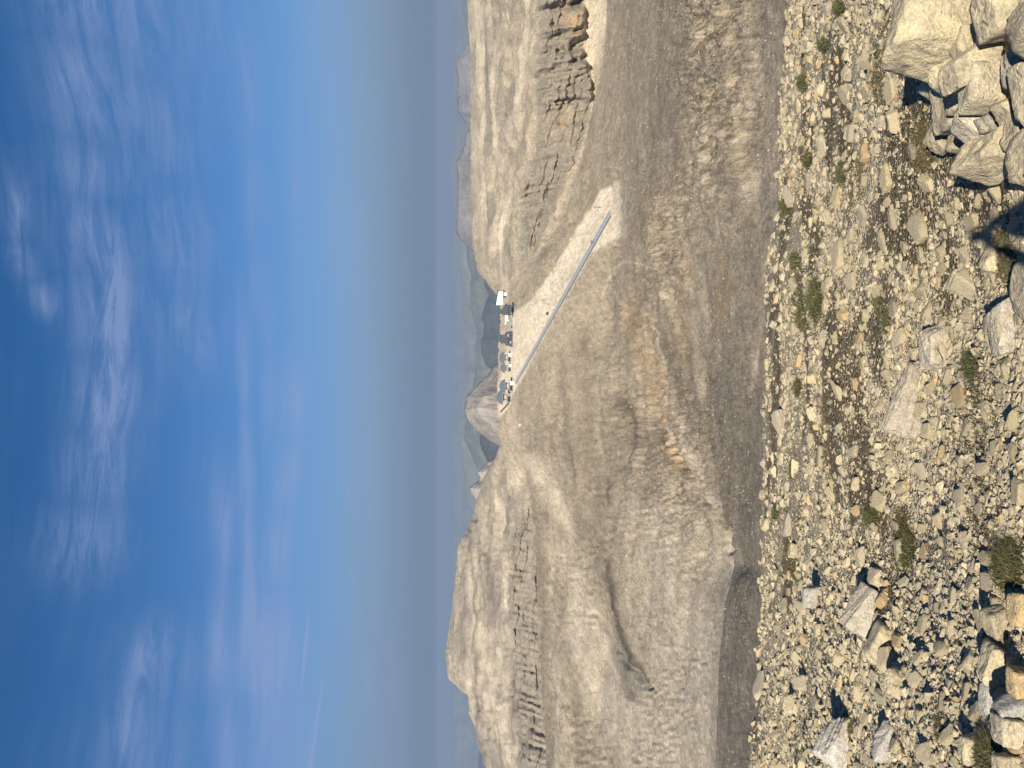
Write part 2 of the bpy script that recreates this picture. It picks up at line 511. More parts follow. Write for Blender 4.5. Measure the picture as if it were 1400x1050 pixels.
# ------------------------------------------------------------------ the terrain
# Curves across the view, near to far: photograph row y : (photograph x, distance in metres)
CURVES = [
    ('F0', None, 8),
    ('F1', [(-60, 1420, 3.35), (300, 1420, 3.35), (700, 1420, 3.4), (1110, 1420, 3.4)], 14),
    ('F2', [(-60, 1081, 15), (0, 1078, 15), (120, 1070, 15.5), (250, 1063, 16), (500, 1046, 17), (800, 1036, 17), (1050, 1030, 16.5), (1110, 1029, 16.5)], 170),
    ('A', [(-60, 1150, 30), (1110, 1130, 30)], 8),
    ('B', [(-60, 1095, 85), (250, 1078, 88), (500, 1060, 90), (800, 1052, 90), (1110, 1045, 90)], 10),
    ('C', [(-60, 1000, 150), (250, 1000, 150), (400, 1000, 150), (600, 1003, 150), (700, 1008, 140), (770, 1022, 130), (800, 1010, 130), (900, 1005, 130), (1110, 1003, 130)], 36),
    ('D', [(-60, 945, 230), (250, 945, 240), (350, 955, 230), (450, 962, 220), (520, 968, 215), (580, 972, 210), (640, 978, 200), (700, 990, 185), (745, 1002, 170), (770, 1007, 162), (790, 1002, 162), (830, 992, 165), (900, 985, 170), (1110, 981, 170)], 44),
    ('E', [(-60, 925, 290), (250, 925, 300), (350, 935, 300), (450, 954, 300), (520, 978, 290), (580, 988, 285), (640, 998, 275), (700, 1006, 260), (770, 1018, 240), (830, 1008, 240), (900, 1003, 240), (1110, 1000, 240)], 18),
    ('F', [(-60, 905, 360), (250, 905, 370), (350, 912, 380), (450, 925, 380), (520, 950, 350), (580, 960, 345), (640, 966, 340), (700, 980, 320), (770, 1005, 290), (830, 985, 300), (900, 978, 310), (1110, 976, 310)], 26),
    ('G', [(-60, 880, 440), (250, 880, 450), (350, 880, 470), (450, 890, 470), (550, 905, 460), (650, 910, 450), (770, 910, 440), (900, 905, 440), (1110, 905, 440)], 56),
    ('H', [(-60, 858, 560), (0, 858, 560), (250, 853, 600), (350, 852, 640), (450, 850, 660), (600, 855, 650), (800, 855, 600), (1110, 855, 580)], 44),
    ('I', [(-60, 833, 690), (0, 829, 720), (100, 820, 760), (190, 803, 800), (250, 786, 840), (300, 767, 880), (340, 748, 920), (400, 735, 1000), (500, 738, 980), (600, 745, 950), (800, 762, 900), (1110, 767, 850)], 64),
    ('J', [(-60, 858, 930), (0, 855, 930), (100, 850, 950), (200, 832, 950), (300, 792, 970), (340, 752, 1010), (380, 712, 1150), (420, 704, 1200), (450, 702, 1230), (520, 697, 1300), (560, 700, 1290), (600, 712, 1230), (650, 722, 1180), (750, 733, 1120), (900, 742, 1080), (1050, 748, 1050), (1110, 750, 1040)], 44),
    ('K', [(-60, 802, 1150), (0, 800, 1150), (60, 796, 1150), (100, 803, 1130), (150, 806, 1110), (200, 796, 1090), (250, 772, 1090), (300, 752, 1110), (340, 735, 1140), (380, 706, 1220), (410, 692, 1330), (450, 691, 1370), (550, 690, 1380), (590, 695, 1380), (620, 716, 1360), (660, 736, 1355), (700, 750, 1350), (800, 757, 1350), (1110, 768, 1300)], 30),
    ('L', [(-60, 740, 1185), (0, 738, 1190), (100, 735, 1190), (200, 732, 1150), (240, 722, 1150), (260, 714, 1160), (300, 714, 1175), (340, 710, 1200), (380, 698, 1260), (410, 686, 1390), (450, 685, 1430), (550, 684, 1440), (580, 686, 1440), (620, 703, 1530), (660, 722, 1580), (700, 742, 1600), (800, 750, 1620), (1110, 760, 1550)], 64),
    ('M', [(-60, 702, 1400), (0, 700, 1400), (100, 702, 1400), (200, 700, 1380), (300, 690, 1400), (360, 684, 1420), (390, 682.5, 1430), (410, 682.5, 1440), (450, 682, 1460), (550, 682, 1470), (590, 684, 1490), (620, 692, 1600), (655, 701, 1650), (700, 705, 1670), (760, 702, 1680), (850, 699, 1690), (950, 702, 1690), (1050, 712, 1650), (1110, 715, 1650)], 52),
    ('N', [(-60, 674, 1800), (0, 672, 1800), (100, 670, 1750), (200, 668, 1750), (300, 664, 1750), (360, 668, 1650), (390, 677, 1550), (410, 688, 1560), (500, 690, 1600), (590, 690, 1650), (610, 688, 1750), (640, 682, 1850), (700, 673, 1950), (800, 665, 2000), (900, 660, 2050), (950, 668, 2050), (1050, 690, 1950), (1110, 700, 1950)], 44),
    ('O', [(-60, 640, 2500), (0, 640, 2500), (50, 642, 2500), (100, 645, 2450), (250, 645, 2300), (330, 648, 2100), (355, 652, 2000), (370, 656, 1900), (385, 664, 1800), (395, 672, 1700), (405, 682, 1650), (415, 694, 1650), (500, 700, 1700), (590, 698, 1800), (605, 690, 1900), (612, 684, 1950), (625, 679, 2050), (640, 669, 2150), (660, 661, 2250), (690, 651, 2350), (705, 648, 2400), (722, 640, 2450), (745, 629, 2500), (770, 625, 2550), (840, 618, 2600), (870, 613.5, 2600), (900, 610, 2600), (912, 611.5, 2600), (925, 613, 2600), (932, 617, 2600), (938, 625, 2600), (947, 634, 2590), (950, 641, 2580), (977, 644, 2550), (1010, 654, 2500), (1050, 665, 2450), (1110, 678, 2400)], 44),
    ('P', None, 8),
    ('Q', None, 4),
]
# columns: dense across the frame, coarse beyond it
AZ_IN = RAD(30.5)
NC = 660
az_c = np.concatenate([np.linspace(-math.pi, -AZ_IN, 26)[:-1], np.linspace(-AZ_IN, AZ_IN, NC), np.linspace(AZ_IN, math.pi, 26)[1:-1]])
ncol = len(az_c)
logd, tane = [], []
for nm, pts, _ in CURVES:
    if nm == 'F0':
        d = np.full(ncol, 0.04)
        logd.append(np.log(d))
        tane.append(np.full(ncol, -1.70) / d)
        continue
    if nm == 'P':
        d = np.exp(logd[-1]) + 900
        z = np.exp(logd[-1]) * tane[-1] - 520
        logd.append(np.log(d)); tane.append(z / d)
        continue
    if nm == 'Q':
        d = np.full(ncol, 5200.0)
        logd.append(np.log(d)); tane.append(np.full(ncol, -1250.0) / d)
        continue
    a = np.array(pts, float)
    az, te = pix_ang(a[:, 1], a[:, 0])
    k = np.argsort(az)
    logd.append(pchip(az_c, az[k], np.log(a[k, 2])))
    tane.append(pchip(az_c, az[k], te[k]))
logd, tane = np.array(logd), np.array(tane)
ts = np.concatenate([np.linspace(i, i + 1, CURVES[i + 1][2], endpoint=False) for i in range(len(CURVES) - 1)] + [[len(CURVES) - 1.0]])
tk = np.arange(len(CURVES), dtype=float)


def pchip_cols(x, Y):
    """monotone cubic along axis 0 of Y (curves x columns) at the row parameters x"""
    n = len(Y)
    dl = np.diff(Y, axis=0)
    m = np.zeros_like(Y)
    s = dl[:-1] * dl[1:] > 0
    with np.errstate(divide='ignore', invalid='ignore'):
        h = 2 / (1 / dl[:-1] + 1 / dl[1:])
    m[1:-1] = np.where(s, h, 0)
    m[0], m[-1] = dl[0], dl[-1]
    k = np.clip(np.floor(x).astype(int), 0, n - 2)
    t = (x - k)[:, None]
    return (Y[k] * (1 + 2 * t) * (1 - t) ** 2 + m[k] * t * (1 - t) ** 2
            + Y[k + 1] * t * t * (3 - 2 * t) + m[k + 1] * t * t * (t - 1))


CI = {nm: i for i, (nm, _, _) in enumerate(CURVES)}
Lg, Te = pchip_cols(ts, logd), pchip_cols(ts, tane)
# the stony slope is a straight incline between its foot at the camera and its edge
f1, f2 = CI['F1'], CI['F2']
sel = (ts >= f1) & (ts <= f2)
tt = (ts[sel] - f1)[:, None]
d1, d2 = np.exp(logd[f1]), np.exp(logd[f2])
z1, z2 = d1 * tane[f1], d2 * tane[f2]
dd = d1 * (d2 / d1) ** tt
zz = z1 + (z2 - z1) * (dd - d1) / (d2 - d1)
Lg[sel], Te[sel] = np.log(dd), zz / dd
sel0 = ts < f1
dd0 = 0.04 * (d1 / 0.04) ** (ts[sel0])[:, None]
Lg[sel0], Te[sel0] = np.log(dd0), (-1.60 + (z1 + 1.60) * (dd0 - 0.04) / (d1 - 0.04)) / dd0

D = np.exp(Lg)
AZ = np.broadcast_to(az_c, D.shape)
T = np.broadcast_to(ts[:, None], D.shape)
P0 = np.stack([D * np.sin(AZ), D * np.cos(AZ), D * Te], -1)
inf = np.abs(AZ) < RAD(60)
PX, PY = project(np.where(inf[..., None], P0, np.array([0, 1.0, 0])))
PX = np.where(inf, PX, 900.0)
PY = np.where(inf, np.clip(PY, -200, 1250), np.where(AZ > 0, -200.0, 1250.0))


def band(c0, c1, soft=0.25):
    a, b = CI[c0], CI[c1]
    return sstep(a - soft, a + soft, T) * (1 - sstep(b - soft, b + soft, T))


# -- relief
foot = D / 760.0
dz = np.zeros_like(D)
dr = np.zeros_like(D)
cliff_r = band('K', 'L', 0.12) * (1 - sstep(330, 400, PY))
cliff_l = band('L', 'M', 0.12) * sstep(640, 720, PY)
rocky = np.clip(band('L', 'P', 0.2) * (1 - sstep(330, 420, PY)) + band('L', 'P', 0.2) * sstep(600, 680, PY) + 0.0, 0, 1)
rugged = np.exp(-((PX - 985) / 55) ** 4 - ((PY - 90) / 190) ** 4) + 0.8 * np.exp(-((PX - 920) / 40) ** 2 - ((PY - 330) / 90) ** 2) \
    + 0.55 * np.exp(-((PX - 930) / 60) ** 2 - ((PY - 640) / 120) ** 2) + 0.35 * np.exp(-((PX - 880) / 60) ** 2 - ((PY - 520) / 120) ** 2)
valley = sstep(f2 + 0.6, f2 + 1.6, T)
nearsky = 1 - 0.96 * np.exp(-((T - CI['O']) / 0.55) ** 2)
lefty = sstep(600, 660, PY)
fore = 1 - sstep(f2 + 0.02, f2 + 0.4, T)
smoothpiste = np.zeros_like(D)


def seg_dist(px, py, pts):
    """distance in photograph pixels from the polyline"""
    best = np.full(px.shape, 1e9)
    for (x0, y0), (x1, y1) in zip(pts[:-1], pts[1:]):
        dx, dy = x1 - x0, y1 - y0
        t = np.clip(((px - x0) * dx + (py - y0) * dy) / (dx * dx + dy * dy), 0, 1)
        best = np.minimum(best, np.hypot(px - x0 - t * dx, py - y0 - t * dy))
    return best


def poly_mask(px, py, pts, soft):
    """soft polygon mask, pts as photograph (x, y)"""
    ins = np.zeros(px.shape, bool)
    n = len(pts)
    for i in range(n):
        (x0, y0), (x1, y1) = pts[i], pts[(i + 1) % n]
        c = (y0 > py) != (y1 > py)
        xx = x0 + (py - y0) * (x1 - x0) / ((y1 - y0) if y1 != y0 else 1e-9)
        ins ^= c & (px < xx)
    d = seg_dist(px, py, list(pts) + [pts[0]])
    return np.clip(0.5 + np.where(ins, d, -d) / (2 * soft), 0, 1)


JX = PX + 6 * fbm(np.stack([PX / 25, PY / 25, 0 * PX], -1), 3, 91)
JY = PY + 10 * fbm(np.stack([PX / 25, PY / 25, 0 * PX], -1), 3, 97)
PISTE = [(848, 246), (853, 325), (815, 345), (795, 390), (775, 415), (752, 445), (735, 468), (720, 500), (706, 535), (694, 560), (684, 575), (684, 540), (692, 470), (700, 430), (720, 415), (745, 385), (770, 345), (800, 290), (820, 262)]
piste = poly_mask(0.5 * JX + 0.5 * PX, 0.5 * JY + 0.5 * PY, PISTE, 1.6) * band('H', 'M', 0.3)
calm = 1 - 0.85 * piste
for lam in (160, 80, 40, 20, 10, 5, 2.5, 1.25, 0.6):
    vis = sstep(1.2, 3.0, lam / foot) * (1 - sstep(0.18, 0.4, lam / D))
    if not np.any(vis * valley > 0):
        continue
    amp = lam * (0.034 + 0.12 * rugged + 0.05 * rocky * nearsky) * vis * valley * calm
    n = fbm(P0 / lam, 2, int(lam) + 3)
    rg = fbm(P0 / lam, 2, int(lam) + 31, ridged=True)
    kr = np.clip(1.5 * (rugged + rocky), 0, 1)
    dz += amp * ((1 - 0.6 * kr) * n + 0.8 * kr * (rg - 0.25))
# clods and ribs: ridges that run obliquely down toward the hollow, in angle space so they grow with distance
ca_, sa_ = math.cos(RAD(-32)), math.sin(RAD(-32))
ra, rb = (PX * ca_ + PY * sa_), (-PX * sa_ + PY * ca_)
wob = 6 * fbm(np.stack([PX / 30, PY / 30, 0 * PX], -1), 2, 101)
rib1 = fbm(np.stack([(ra + wob) / 22, (rb + wob) / 7.5, 0 * ra], -1), 3, 103, ridged=True)
rib2 = fbm(np.stack([ra / 9, rb / 4.5, 0 * ra + 3], -1), 2, 107, ridged=True)
rg_ = np.clip(rugged, 0, 1)
dz += valley * (1 - rocky) * calm * D * (rg_ * (0.0068 * (rib1 - 0.2) + 0.0040 * (rib2 - 0.2)))
spk = fbm(np.stack([PX / 7, PY / 5, 0 * PX], -1), 2, 109)
dz += valley * calm * D * 0.0008 * spk * (0.5 + sstep(-0.1, 0.4, fbm(np.stack([PX / 50, PY / 60, 0 * PX], -1), 3, 113)) * 1.6)
# gullies that run down the slopes toward the basin
run = fbm(np.stack([P0[..., 0] / 9.0, P0[..., 1] / 60.0, P0[..., 2] / 60.0], -1), 4, 55, ridged=True)
dz += 0.6 * run * valley * (1 - rocky) * calm * sstep(60, 200, D) * (D / 450)
# cliffs: deep vertical clefts
lat = AZ * D
cz = np.stack([lat / 34, P0[..., 2] / 120, 0 * lat], -1)
cl1 = fbm(cz, 3, 71, ridged=True)
cl2 = fbm(np.stack([lat / 11, P0[..., 2] / 45, 0 * lat], -1), 3, 77, ridged=True)
strata = vnoise(np.stack([lat / 200, P0[..., 2] / 6.0 + 0.02 * lat, 0 * lat], -1), 79)
ledge = vnoise(np.stack([lat / 60, P0[..., 2] / 4.5 + 0.05 * lat, 0 * lat], -1), 81)
brk = fbm(P0 / 16.0, 4, 87, 0.6)
vary = 0.35 + 0.9 * sstep(-0.3, 0.4, vnoise(np.stack([lat / 90, 0 * lat, 0 * lat], -1), 89))
dr += cliff_r * (30 * cl1 * vary + 15 * cl2 * vary + 5 * strata + 4 * ledge + 9 * brk) + cliff_l * (9 * cl1 * vary + 7 * cl2 + 6 * strata + 4 * ledge + 6 * brk)
# strata steps on the plateau above
stp = fbm(np.stack([P0[..., 0] / 60, P0[..., 1] / 300, P0[..., 2] / 7], -1), 3, 83, ridged=True)
dz += rocky * nearsky * (2.5 - 1.2 * lefty) * (stp - 0.2)
hq = P0[..., 2] / 15.0 + 0.9 * fbm(P0 / 170.0, 3, 85)
fr = hq - np.floor(hq)
dz += rocky * nearsky * 15.0 * (0.65 - 0.3 * lefty) * (sstep(0.38, 0.62, fr) - fr)
# ravines and hollows: photograph polyline, half width in pixels, depth in metres
for pts, wd, dep in [([(815, 840), (830, 856), (850, 890), (870, 920), (886, 944)], 4.0, 2.4), ([(845, 545), (862, 570), (866, 610), (850, 640)], 8.0, 3.5),
                     ([(858, 430), (885, 470), (905, 510), (920, 560), (928, 620)], 3.0, 2.2), ([(928, 620), (975, 690), (1003, 750)], 3.5, 2.5), ([(905, 565), (920, 600), (945, 650)], 4.0, 1.6), ([(815, 585), (820, 640), (835, 660)], 4.0, 1.6),
                     ([(940, 350), (965, 400), (968, 520), (966, 560)], 3.0, 0.9), ([(740, 425), (750, 410), (748, 380)], 1.6, 2.0), ([(735, 500), (750, 560), (752, 640)], 2.0, 1.6)]:
    dz -= dep * np.exp(-(seg_dist(JX, JY, pts) / wd) ** 2) * valley * (T < CI['J'])
# stony slope close by
for lam, a in ((2.6, 0.085), (1.1, 0.07), (0.5, 0.055), (0.22, 0.07), (0.1, 0.08)):
    vis = sstep(1.0, 2.5, lam / foot)
    dz += fore * lam * a * fbm(P0 / lam, 2, int(lam * 40) + 5) * vis * sstep(0.8, 3, D)
P = P0.copy()
P[..., 2] += dz
P[..., 0] -= dr * np.sin(AZ)
P[..., 1] -= dr * np.cos(AZ)

# -- the graded strip under the covered gallery runs dead straight


def grid_at(px, py):
    e = (PX - px) ** 2 + (PY - py) ** 2 + np.where((T > CI['G']) & (T < CI['K']), 0, 1e9)
    return P[np.unravel_index(np.argmin(e), e.shape)].copy()


GA, GB = grid_at(836, 292), grid_at(706, 523)
gl = GB[:2] - GA[:2]
gt = ((P[..., 0] - GA[0]) * gl[0] + (P[..., 1] - GA[1]) * gl[1]) / (gl @ gl)
gd = np.abs((P[..., 0] - GA[0]) * gl[1] - (P[..., 1] - GA[1]) * gl[0]) / np.linalg.norm(gl)
gm = np.exp(-(np.maximum(gd - 8, 0) / 22) ** 2) * sstep(-0.06, 0.0, gt) * (1 - sstep(1.0, 1.06, gt)) * (T > CI['G'])
P[..., 2] += gm * (GA[2] + (GB[2] - GA[2]) * gt - P[..., 2])

# -- tone of the ground: scree, turf, ochre soil, graded piste, bare rock, painted shade
TAN = np.array([0.440, 0.362, 0.258])
TURF = np.array([0.270, 0.221, 0.155])
OCHRE = np.array([0.430, 0.312, 0.185])
PALE = np.array([0.560, 0.475, 0.350])
GREY = np.array([0.270, 0.238, 0.190])
DARK = np.array([0.100, 0.084, 0.060])


def lay(tone, mask, col):
    return tone + np.clip(mask, 0, 1)[..., None] * (col - tone)


nA = fbm(P0 / np.maximum(D, 30)[..., None] * 9.0, 4, 11)
nB = fbm(P0 / 38.0, 4, 17)
nC = fbm(np.stack([P0[..., 0] / 26, P0[..., 1] / 9, P0[..., 2] / 3], -1), 4, 19)
nD = fbm(P0 / 6.0, 3, 23)
tone = np.broadcast_to(TAN, P.shape).copy()
tone = lay(tone, sstep(-0.1, 0.5, nB) * 0.38, TURF)
tone = lay(tone, sstep(0.0, 0.55, nC) * 0.32, TURF)
tone = lay(tone, sstep(0.05, 0.6, -nC) * 0.30, PALE)
tone = lay(tone, sstep(0.2, 0.6, nD) * 0.25 * valley, DARK)
tone = lay(tone, sstep(0.15, 0.5, fbm(np.stack([PX / 5, PY / 6, 0 * PX], -1), 2, 121)) * sstep(-0.05, 0.35, fbm(np.stack([PX / 40, PY / 50, 0 * PX], -1), 3, 123)) * 0.45 * valley, DARK * 1.6)
tone = lay(tone, sstep(0.1, 0.5, fbm(np.stack([(PX * 0.8 - PY * 0.6) / 6, (PX * 0.6 + PY * 0.8) / 60, 0 * PX], -1), 3, 125)) * sstep(560, 720, PY) * 0.4 * valley, PALE)
turf_polys = [([(818, 258), (798, 288), (768, 343), (744, 384), (720, 412), (700, 425), (692, 420), (712, 385), (740, 345), (765, 300), (790, 255)], 2.5, 0.5),
              ([(862, 330), (815, 352), (798, 398), (755, 452), (722, 505), (708, 545), (718, 620), (800, 640), (850, 560), (866, 420)], 5, 0.50), ([(728, 570), (752, 740), (800, 810), (845, 740), (862, 600), (800, 560)], 14, 0.42),
              ([(985, 790), (1034, 800), (1032, 1060), (983, 1060)], 6, 0.55), ([(975, 380), (1035, 250), (1045, 470), (1035, 760), (1008, 745), (978, 640), (970, 520)], 8, 0.40),
              ([(830, -30), (822, 100), (790, 250), (790, 300), (850, 250), (870, 420), (930, 380), (940, 150), (960, -30)], 9, 0.58),
              ([(738, 590), (748, 720), (757, 900), (760, 1060), (748, 1060), (742, 900), (732, 740), (722, 640)], 4, 0.75),
              ([(775, 480), (800, 560), (845, 640), (870, 600), (850, 560), (830, 480), (790, 440)], 14, 0.45),
              ([(840, 540), (880, 560), (900, 610), (850, 625)], 9, 0.75), ([(780, 600), (860, 640), (850, 760), (790, 760)], 14, 0.5),
              ([(858, 430), (930, 420), (980, 520), (1000, 700), (960, 620), (920, 540)], 10, 0.40), ([(880, 560), (940, 620), (990, 740), (960, 700), (905, 620)], 6, 0.55)]
for pts, sft, s in turf_polys:
    tone = lay(tone, poly_mask(JX, JY, pts, sft) * s * valley, TURF)
for pts, sft, s in [([(860, 400), (900, 440), (918, 530), (915, 585), (890, 570), (868, 500), (845, 430)], 9, 0.75), ([(905, 560), (950, 640), (935, 660), (900, 620)], 6, 0.8),
                    ([(985, 330), (1010, 380), (1000, 440), (975, 460), (980, 400)], 7, 0.7), ([(935, 320), (960, 400), (945, 500), (925, 470)], 9, 0.5),
                    ([(955, 750), (985, 800), (975, 840), (945, 810)], 14, 0.5), ([(1045, 320), (1050, 500), (1030, 540), (1035, 420)], 4, 0.6)]:
    tone = lay(tone, poly_mask(JX, JY, pts, sft) * s * valley, OCHRE)
for pts, sft, s in [([(870, 690), (985, 780), (985, 1060), (900, 1060), (885, 940), (860, 800)], 16, 0.42), ([(790, 780), (830, 860), (900, 1000), (860, 1050), (800, 960), (775, 850)], 10, 0.5),
                    ([(800, -20), (826, -20), (824, 60), (806, 92), (798, 40)], 4, 0.8), ([(725, 620), (745, 690), (780, 740), (770, 690), (745, 625)], 6, 0.6),
                    ([(660, 280), (690, 270), (700, 330), (690, 400), (680, 400), (682, 330)], 5, 0.8), ([(640, -30), (660, -30), (672, 200), (660, 330), (648, 330)], 6, 0.35)]:
    tone = lay(tone, poly_mask(JX, JY, pts, sft) * s * valley, PALE)
tone = lay(tone, piste * 0.98, PALE * 1.18)
# slivers of shade painted obliquely across the clods, and dark clumps dotted over the basin
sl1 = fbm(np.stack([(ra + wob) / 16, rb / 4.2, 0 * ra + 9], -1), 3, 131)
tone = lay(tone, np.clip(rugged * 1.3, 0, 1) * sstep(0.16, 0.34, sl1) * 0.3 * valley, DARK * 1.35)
tone = lay(tone, np.clip(rugged * 1.3, 0, 1) * sstep(0.16, 0.40, -sl1) * 0.5 * valley, PALE)
dot = fbm(np.stack([PX / 3.2, PY / 3.6, 0 * PX], -1), 2, 133)
spread_ = sstep(-0.05, 0.3, fbm(np.stack([PX / 28, PY / 34, 0 * PX], -1), 3, 135))
tone = lay(tone, sstep(0.36, 0.56, dot) * spread_ * 0.45 * valley * (T < CI['K']), DARK * 1.3)
tone = lay(tone, sstep(0.34, 0.55, -dot) * spread_ * 0.35 * valley * (T < CI['K']), PALE)
# folds of the slope: a painted gully shadow, bands of turf, runs of fresh scree
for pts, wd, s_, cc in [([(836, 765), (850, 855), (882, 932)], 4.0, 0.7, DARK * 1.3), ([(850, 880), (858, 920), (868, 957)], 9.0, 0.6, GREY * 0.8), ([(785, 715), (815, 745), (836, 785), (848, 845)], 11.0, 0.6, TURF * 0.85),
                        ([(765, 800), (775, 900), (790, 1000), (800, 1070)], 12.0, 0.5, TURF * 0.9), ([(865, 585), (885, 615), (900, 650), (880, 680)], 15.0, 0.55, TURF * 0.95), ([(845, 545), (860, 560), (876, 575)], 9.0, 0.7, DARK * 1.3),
                        ([(800, 470), (806, 560), (815, 640), (822, 720)], 9.0, 0.45, TURF * 0.85), ([(762, 480), (770, 560), (780, 650), (790, 730)], 6.0, 0.45, TURF * 0.8), ([(930, 60), (905, 130), (890, 220), (880, 330)], 9.0, 0.45, TURF * 0.75),
                        ([(912, 470), (940, 530), (965, 590)], 12.0, 0.5, DARK * 1.5), ([(945, 470), (955, 520)], 7.0, 0.5, TURF * 0.8), ([(890, 395), (905, 440), (915, 470)], 8.0, 0.4, TURF * 0.8), ([(735, 690), (746, 827), (751, 1060)], 5.0, 0.6, TURF * 0.85),
                        ([(900, 600), (935, 650), (975, 720)], 5.0, 0.6, TURF * 0.75), ([(1018, 560), (1022, 660), (1020, 760)], 9.0, 0.35, TURF * 0.9),
                        ([(789, 793), (793, 896), (819, 950), (874, 998), (912, 1060)], 10.0, 0.75, PALE * 1.0), ([(819, 837), (847, 944), (895, 998), (965, 1060)], 5.0, 0.65, PALE * 1.05), ([(884, 426), (902, 467), (912, 494), (919, 546), (943, 607), (982, 690)], 2.4, 0.75, PALE * 1.1),
                        ([(943, 614), (960, 650), (984, 700)], 9.0, 0.5, PALE * 0.95), ([(723, 621), (745, 660), (775, 705)], 6.0, 0.7, PALE * 1.0), ([(928, 285), (945, 340), (950, 430), (956, 530)], 7.0, 0.55, PALE * 0.95), ([(820, 500), (815, 580), (822, 640)], 4.0, 0.5, PALE * 0.9),
                        ([(900, 720), (940, 790), (960, 900), (950, 1060)], 26.0, 0.4, PALE * 0.95), ([(1000, 800), (1005, 870), (1004, 940)], 7.0, 0.4, PALE * 0.8), ([(700, 590), (718, 680), (728, 760)], 4.0, 0.5, PALE * 0.95), ([(760, 620), (772, 720), (780, 800)], 3.0, 0.5, PALE * 0.9),
                        ([(1010, -20), (1005, 120), (1010, 260)], 24.0, 0.45, PALE * 0.9), ([(960, -20), (960, 120), (955, 230)], 16.0, 0.35, PALE * 0.85)]:
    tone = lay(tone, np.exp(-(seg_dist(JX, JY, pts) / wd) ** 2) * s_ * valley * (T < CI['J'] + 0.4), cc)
# the near shoulder is turfed; its crest stands out against the scree of the basin behind
near_b = (1 - sstep(CI['D'] + 0.25, CI['D'] + 0.5, T)) * sstep(430, 560, PY) * valley
tone = lay(tone, near_b * (0.45 + 0.25 * sstep(760, 800, PY)), np.array([0.250, 0.208, 0.152]))
far_b = sstep(CI['D'] + 0.5, CI['E'] + 0.2, T) * (1 - sstep(CI['G'] - 0.1, CI['G'] + 0.6, T)) * sstep(640, 760, PY)
tone = lay(tone, far_b * (0.45 + 0.35 * fbm(np.stack([PX / 30, PY / 40, 0 * PX], -1), 3, 141)), PALE * 1.02)
streak = fbm(np.stack([(PX - 985) / 30, PY / 4.0, 0 * PX], -1), 3, 143)
tone = lay(tone, near_b * sstep(760, 800, PY) * sstep(0.0, 0.4, streak) * 0.5, GREY)
for pts, wd, s_, cc in [([(833, 772), (850, 855), (866, 905), (884, 936)], 3.2, 0.85, DARK), ([(852, 885), (858, 920), (868, 957)], 7.0, 0.5, GREY * 0.75), ([(848, 548), (862, 562), (872, 600), (866, 640)], 6.0, 0.6, DARK * 1.2), ([(832, 655), (838, 690)], 3.0, 0.6, DARK * 1.3),  # first stroke paints the gully shadow into the ground tone
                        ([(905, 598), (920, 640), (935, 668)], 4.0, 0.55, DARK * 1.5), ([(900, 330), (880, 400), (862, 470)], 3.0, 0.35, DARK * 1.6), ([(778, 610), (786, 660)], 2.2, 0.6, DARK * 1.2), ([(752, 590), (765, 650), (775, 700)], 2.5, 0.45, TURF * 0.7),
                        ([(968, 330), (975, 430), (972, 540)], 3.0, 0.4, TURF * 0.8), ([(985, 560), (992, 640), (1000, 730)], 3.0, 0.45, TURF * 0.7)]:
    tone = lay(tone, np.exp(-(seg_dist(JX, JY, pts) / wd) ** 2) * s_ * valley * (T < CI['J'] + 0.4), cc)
# footpaths and tracks worn into the ground
for pts, wd, s in [([(823, 405), (830, 385), (845, 365), (858, 358), (870, 360), (886, 366), (905, 362), (918, 345), (925, 338)], 1.1, 0.8),
                   ([(945, 355), (962, 365), (968, 420), (985, 440), (1000, 452), (1010, 420), (1028, 408)], 1.1, 0.7), ([(985, 1060), (960, 1020), (905, 970), (880, 955)], 1.6, 0.8),
                   ([(890, 1060), (850, 1000), (810, 950), (790, 900)], 2.2, 0.6), ([(1047, 330), (1045, 420), (1036, 480), (1028, 540)], 2.6, 0.7), ([(905, 640), (925, 700), (960, 760)], 2.0, 0.4),
                   ([(840, 400), (880, 450), (905, 500), (925, 600)], 2.4, 0.55), ([(690, 560), (700, 640), (712, 720)], 1.4, 0.4)]:
    tone = lay(tone, np.exp(-(seg_dist(JX * 0.3 + PX * 0.7, JY * 0.3 + PY * 0.7, pts) / wd) ** 2) * s * valley * (T < CI['J']), PALE)
# bare rock: plateaus and cliffs
tone = lay(tone, rocky * 0.55, np.array([0.365, 0.306, 0.226]))
tone = lay(tone, rocky * sstep(-0.1, 0.5, fbm(np.stack([P0[..., 0] / 120, P0[..., 1] / 160, P0[..., 2] / 18], -1), 4, 41)) * 0.7, GREY * 0.72)
tone = lay(tone, rocky * sstep(0.0, 0.45, fbm(np.stack([PX / 9, PY / 40, 0 * PX], -1), 3, 49)) * 0.45, GREY * 0.62)
tone = lay(tone, rocky * lefty * sstep(-0.05, 0.4, fbm(np.stack([(PX - 0.12 * PY) / 11, PY / 90, 0 * PX], -1), 4, 51)) * 0.6, np.array([0.225, 0.193, 0.160]))
tone = lay(tone, rocky * lefty * sstep(0.1, 0.45, fbm(np.stack([(PX + 0.15 * PY) / 9, PY / 70, 0 * PX], -1), 4, 52)) * 0.55, PALE * 0.95)
tone = lay(tone, rocky * sstep(0.1, 0.5, fbm(P0 / 30, 3, 43)) * 0.35, PALE)
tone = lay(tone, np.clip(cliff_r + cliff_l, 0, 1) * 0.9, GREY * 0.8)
tone = lay(tone, np.clip(cliff_r + cliff_l, 0, 1) * sstep(0.0, 0.6, -cl2) * 0.45, DARK * 1.6)  # cleft shade painted into the cliff colour, following the recesses
orange = np.exp(-((PX - 785) / 22) ** 2 - ((PY - 25) / 28) ** 2) + np.exp(-((PX - 765) / 14) ** 2 - ((PY - 160) / 30) ** 2)
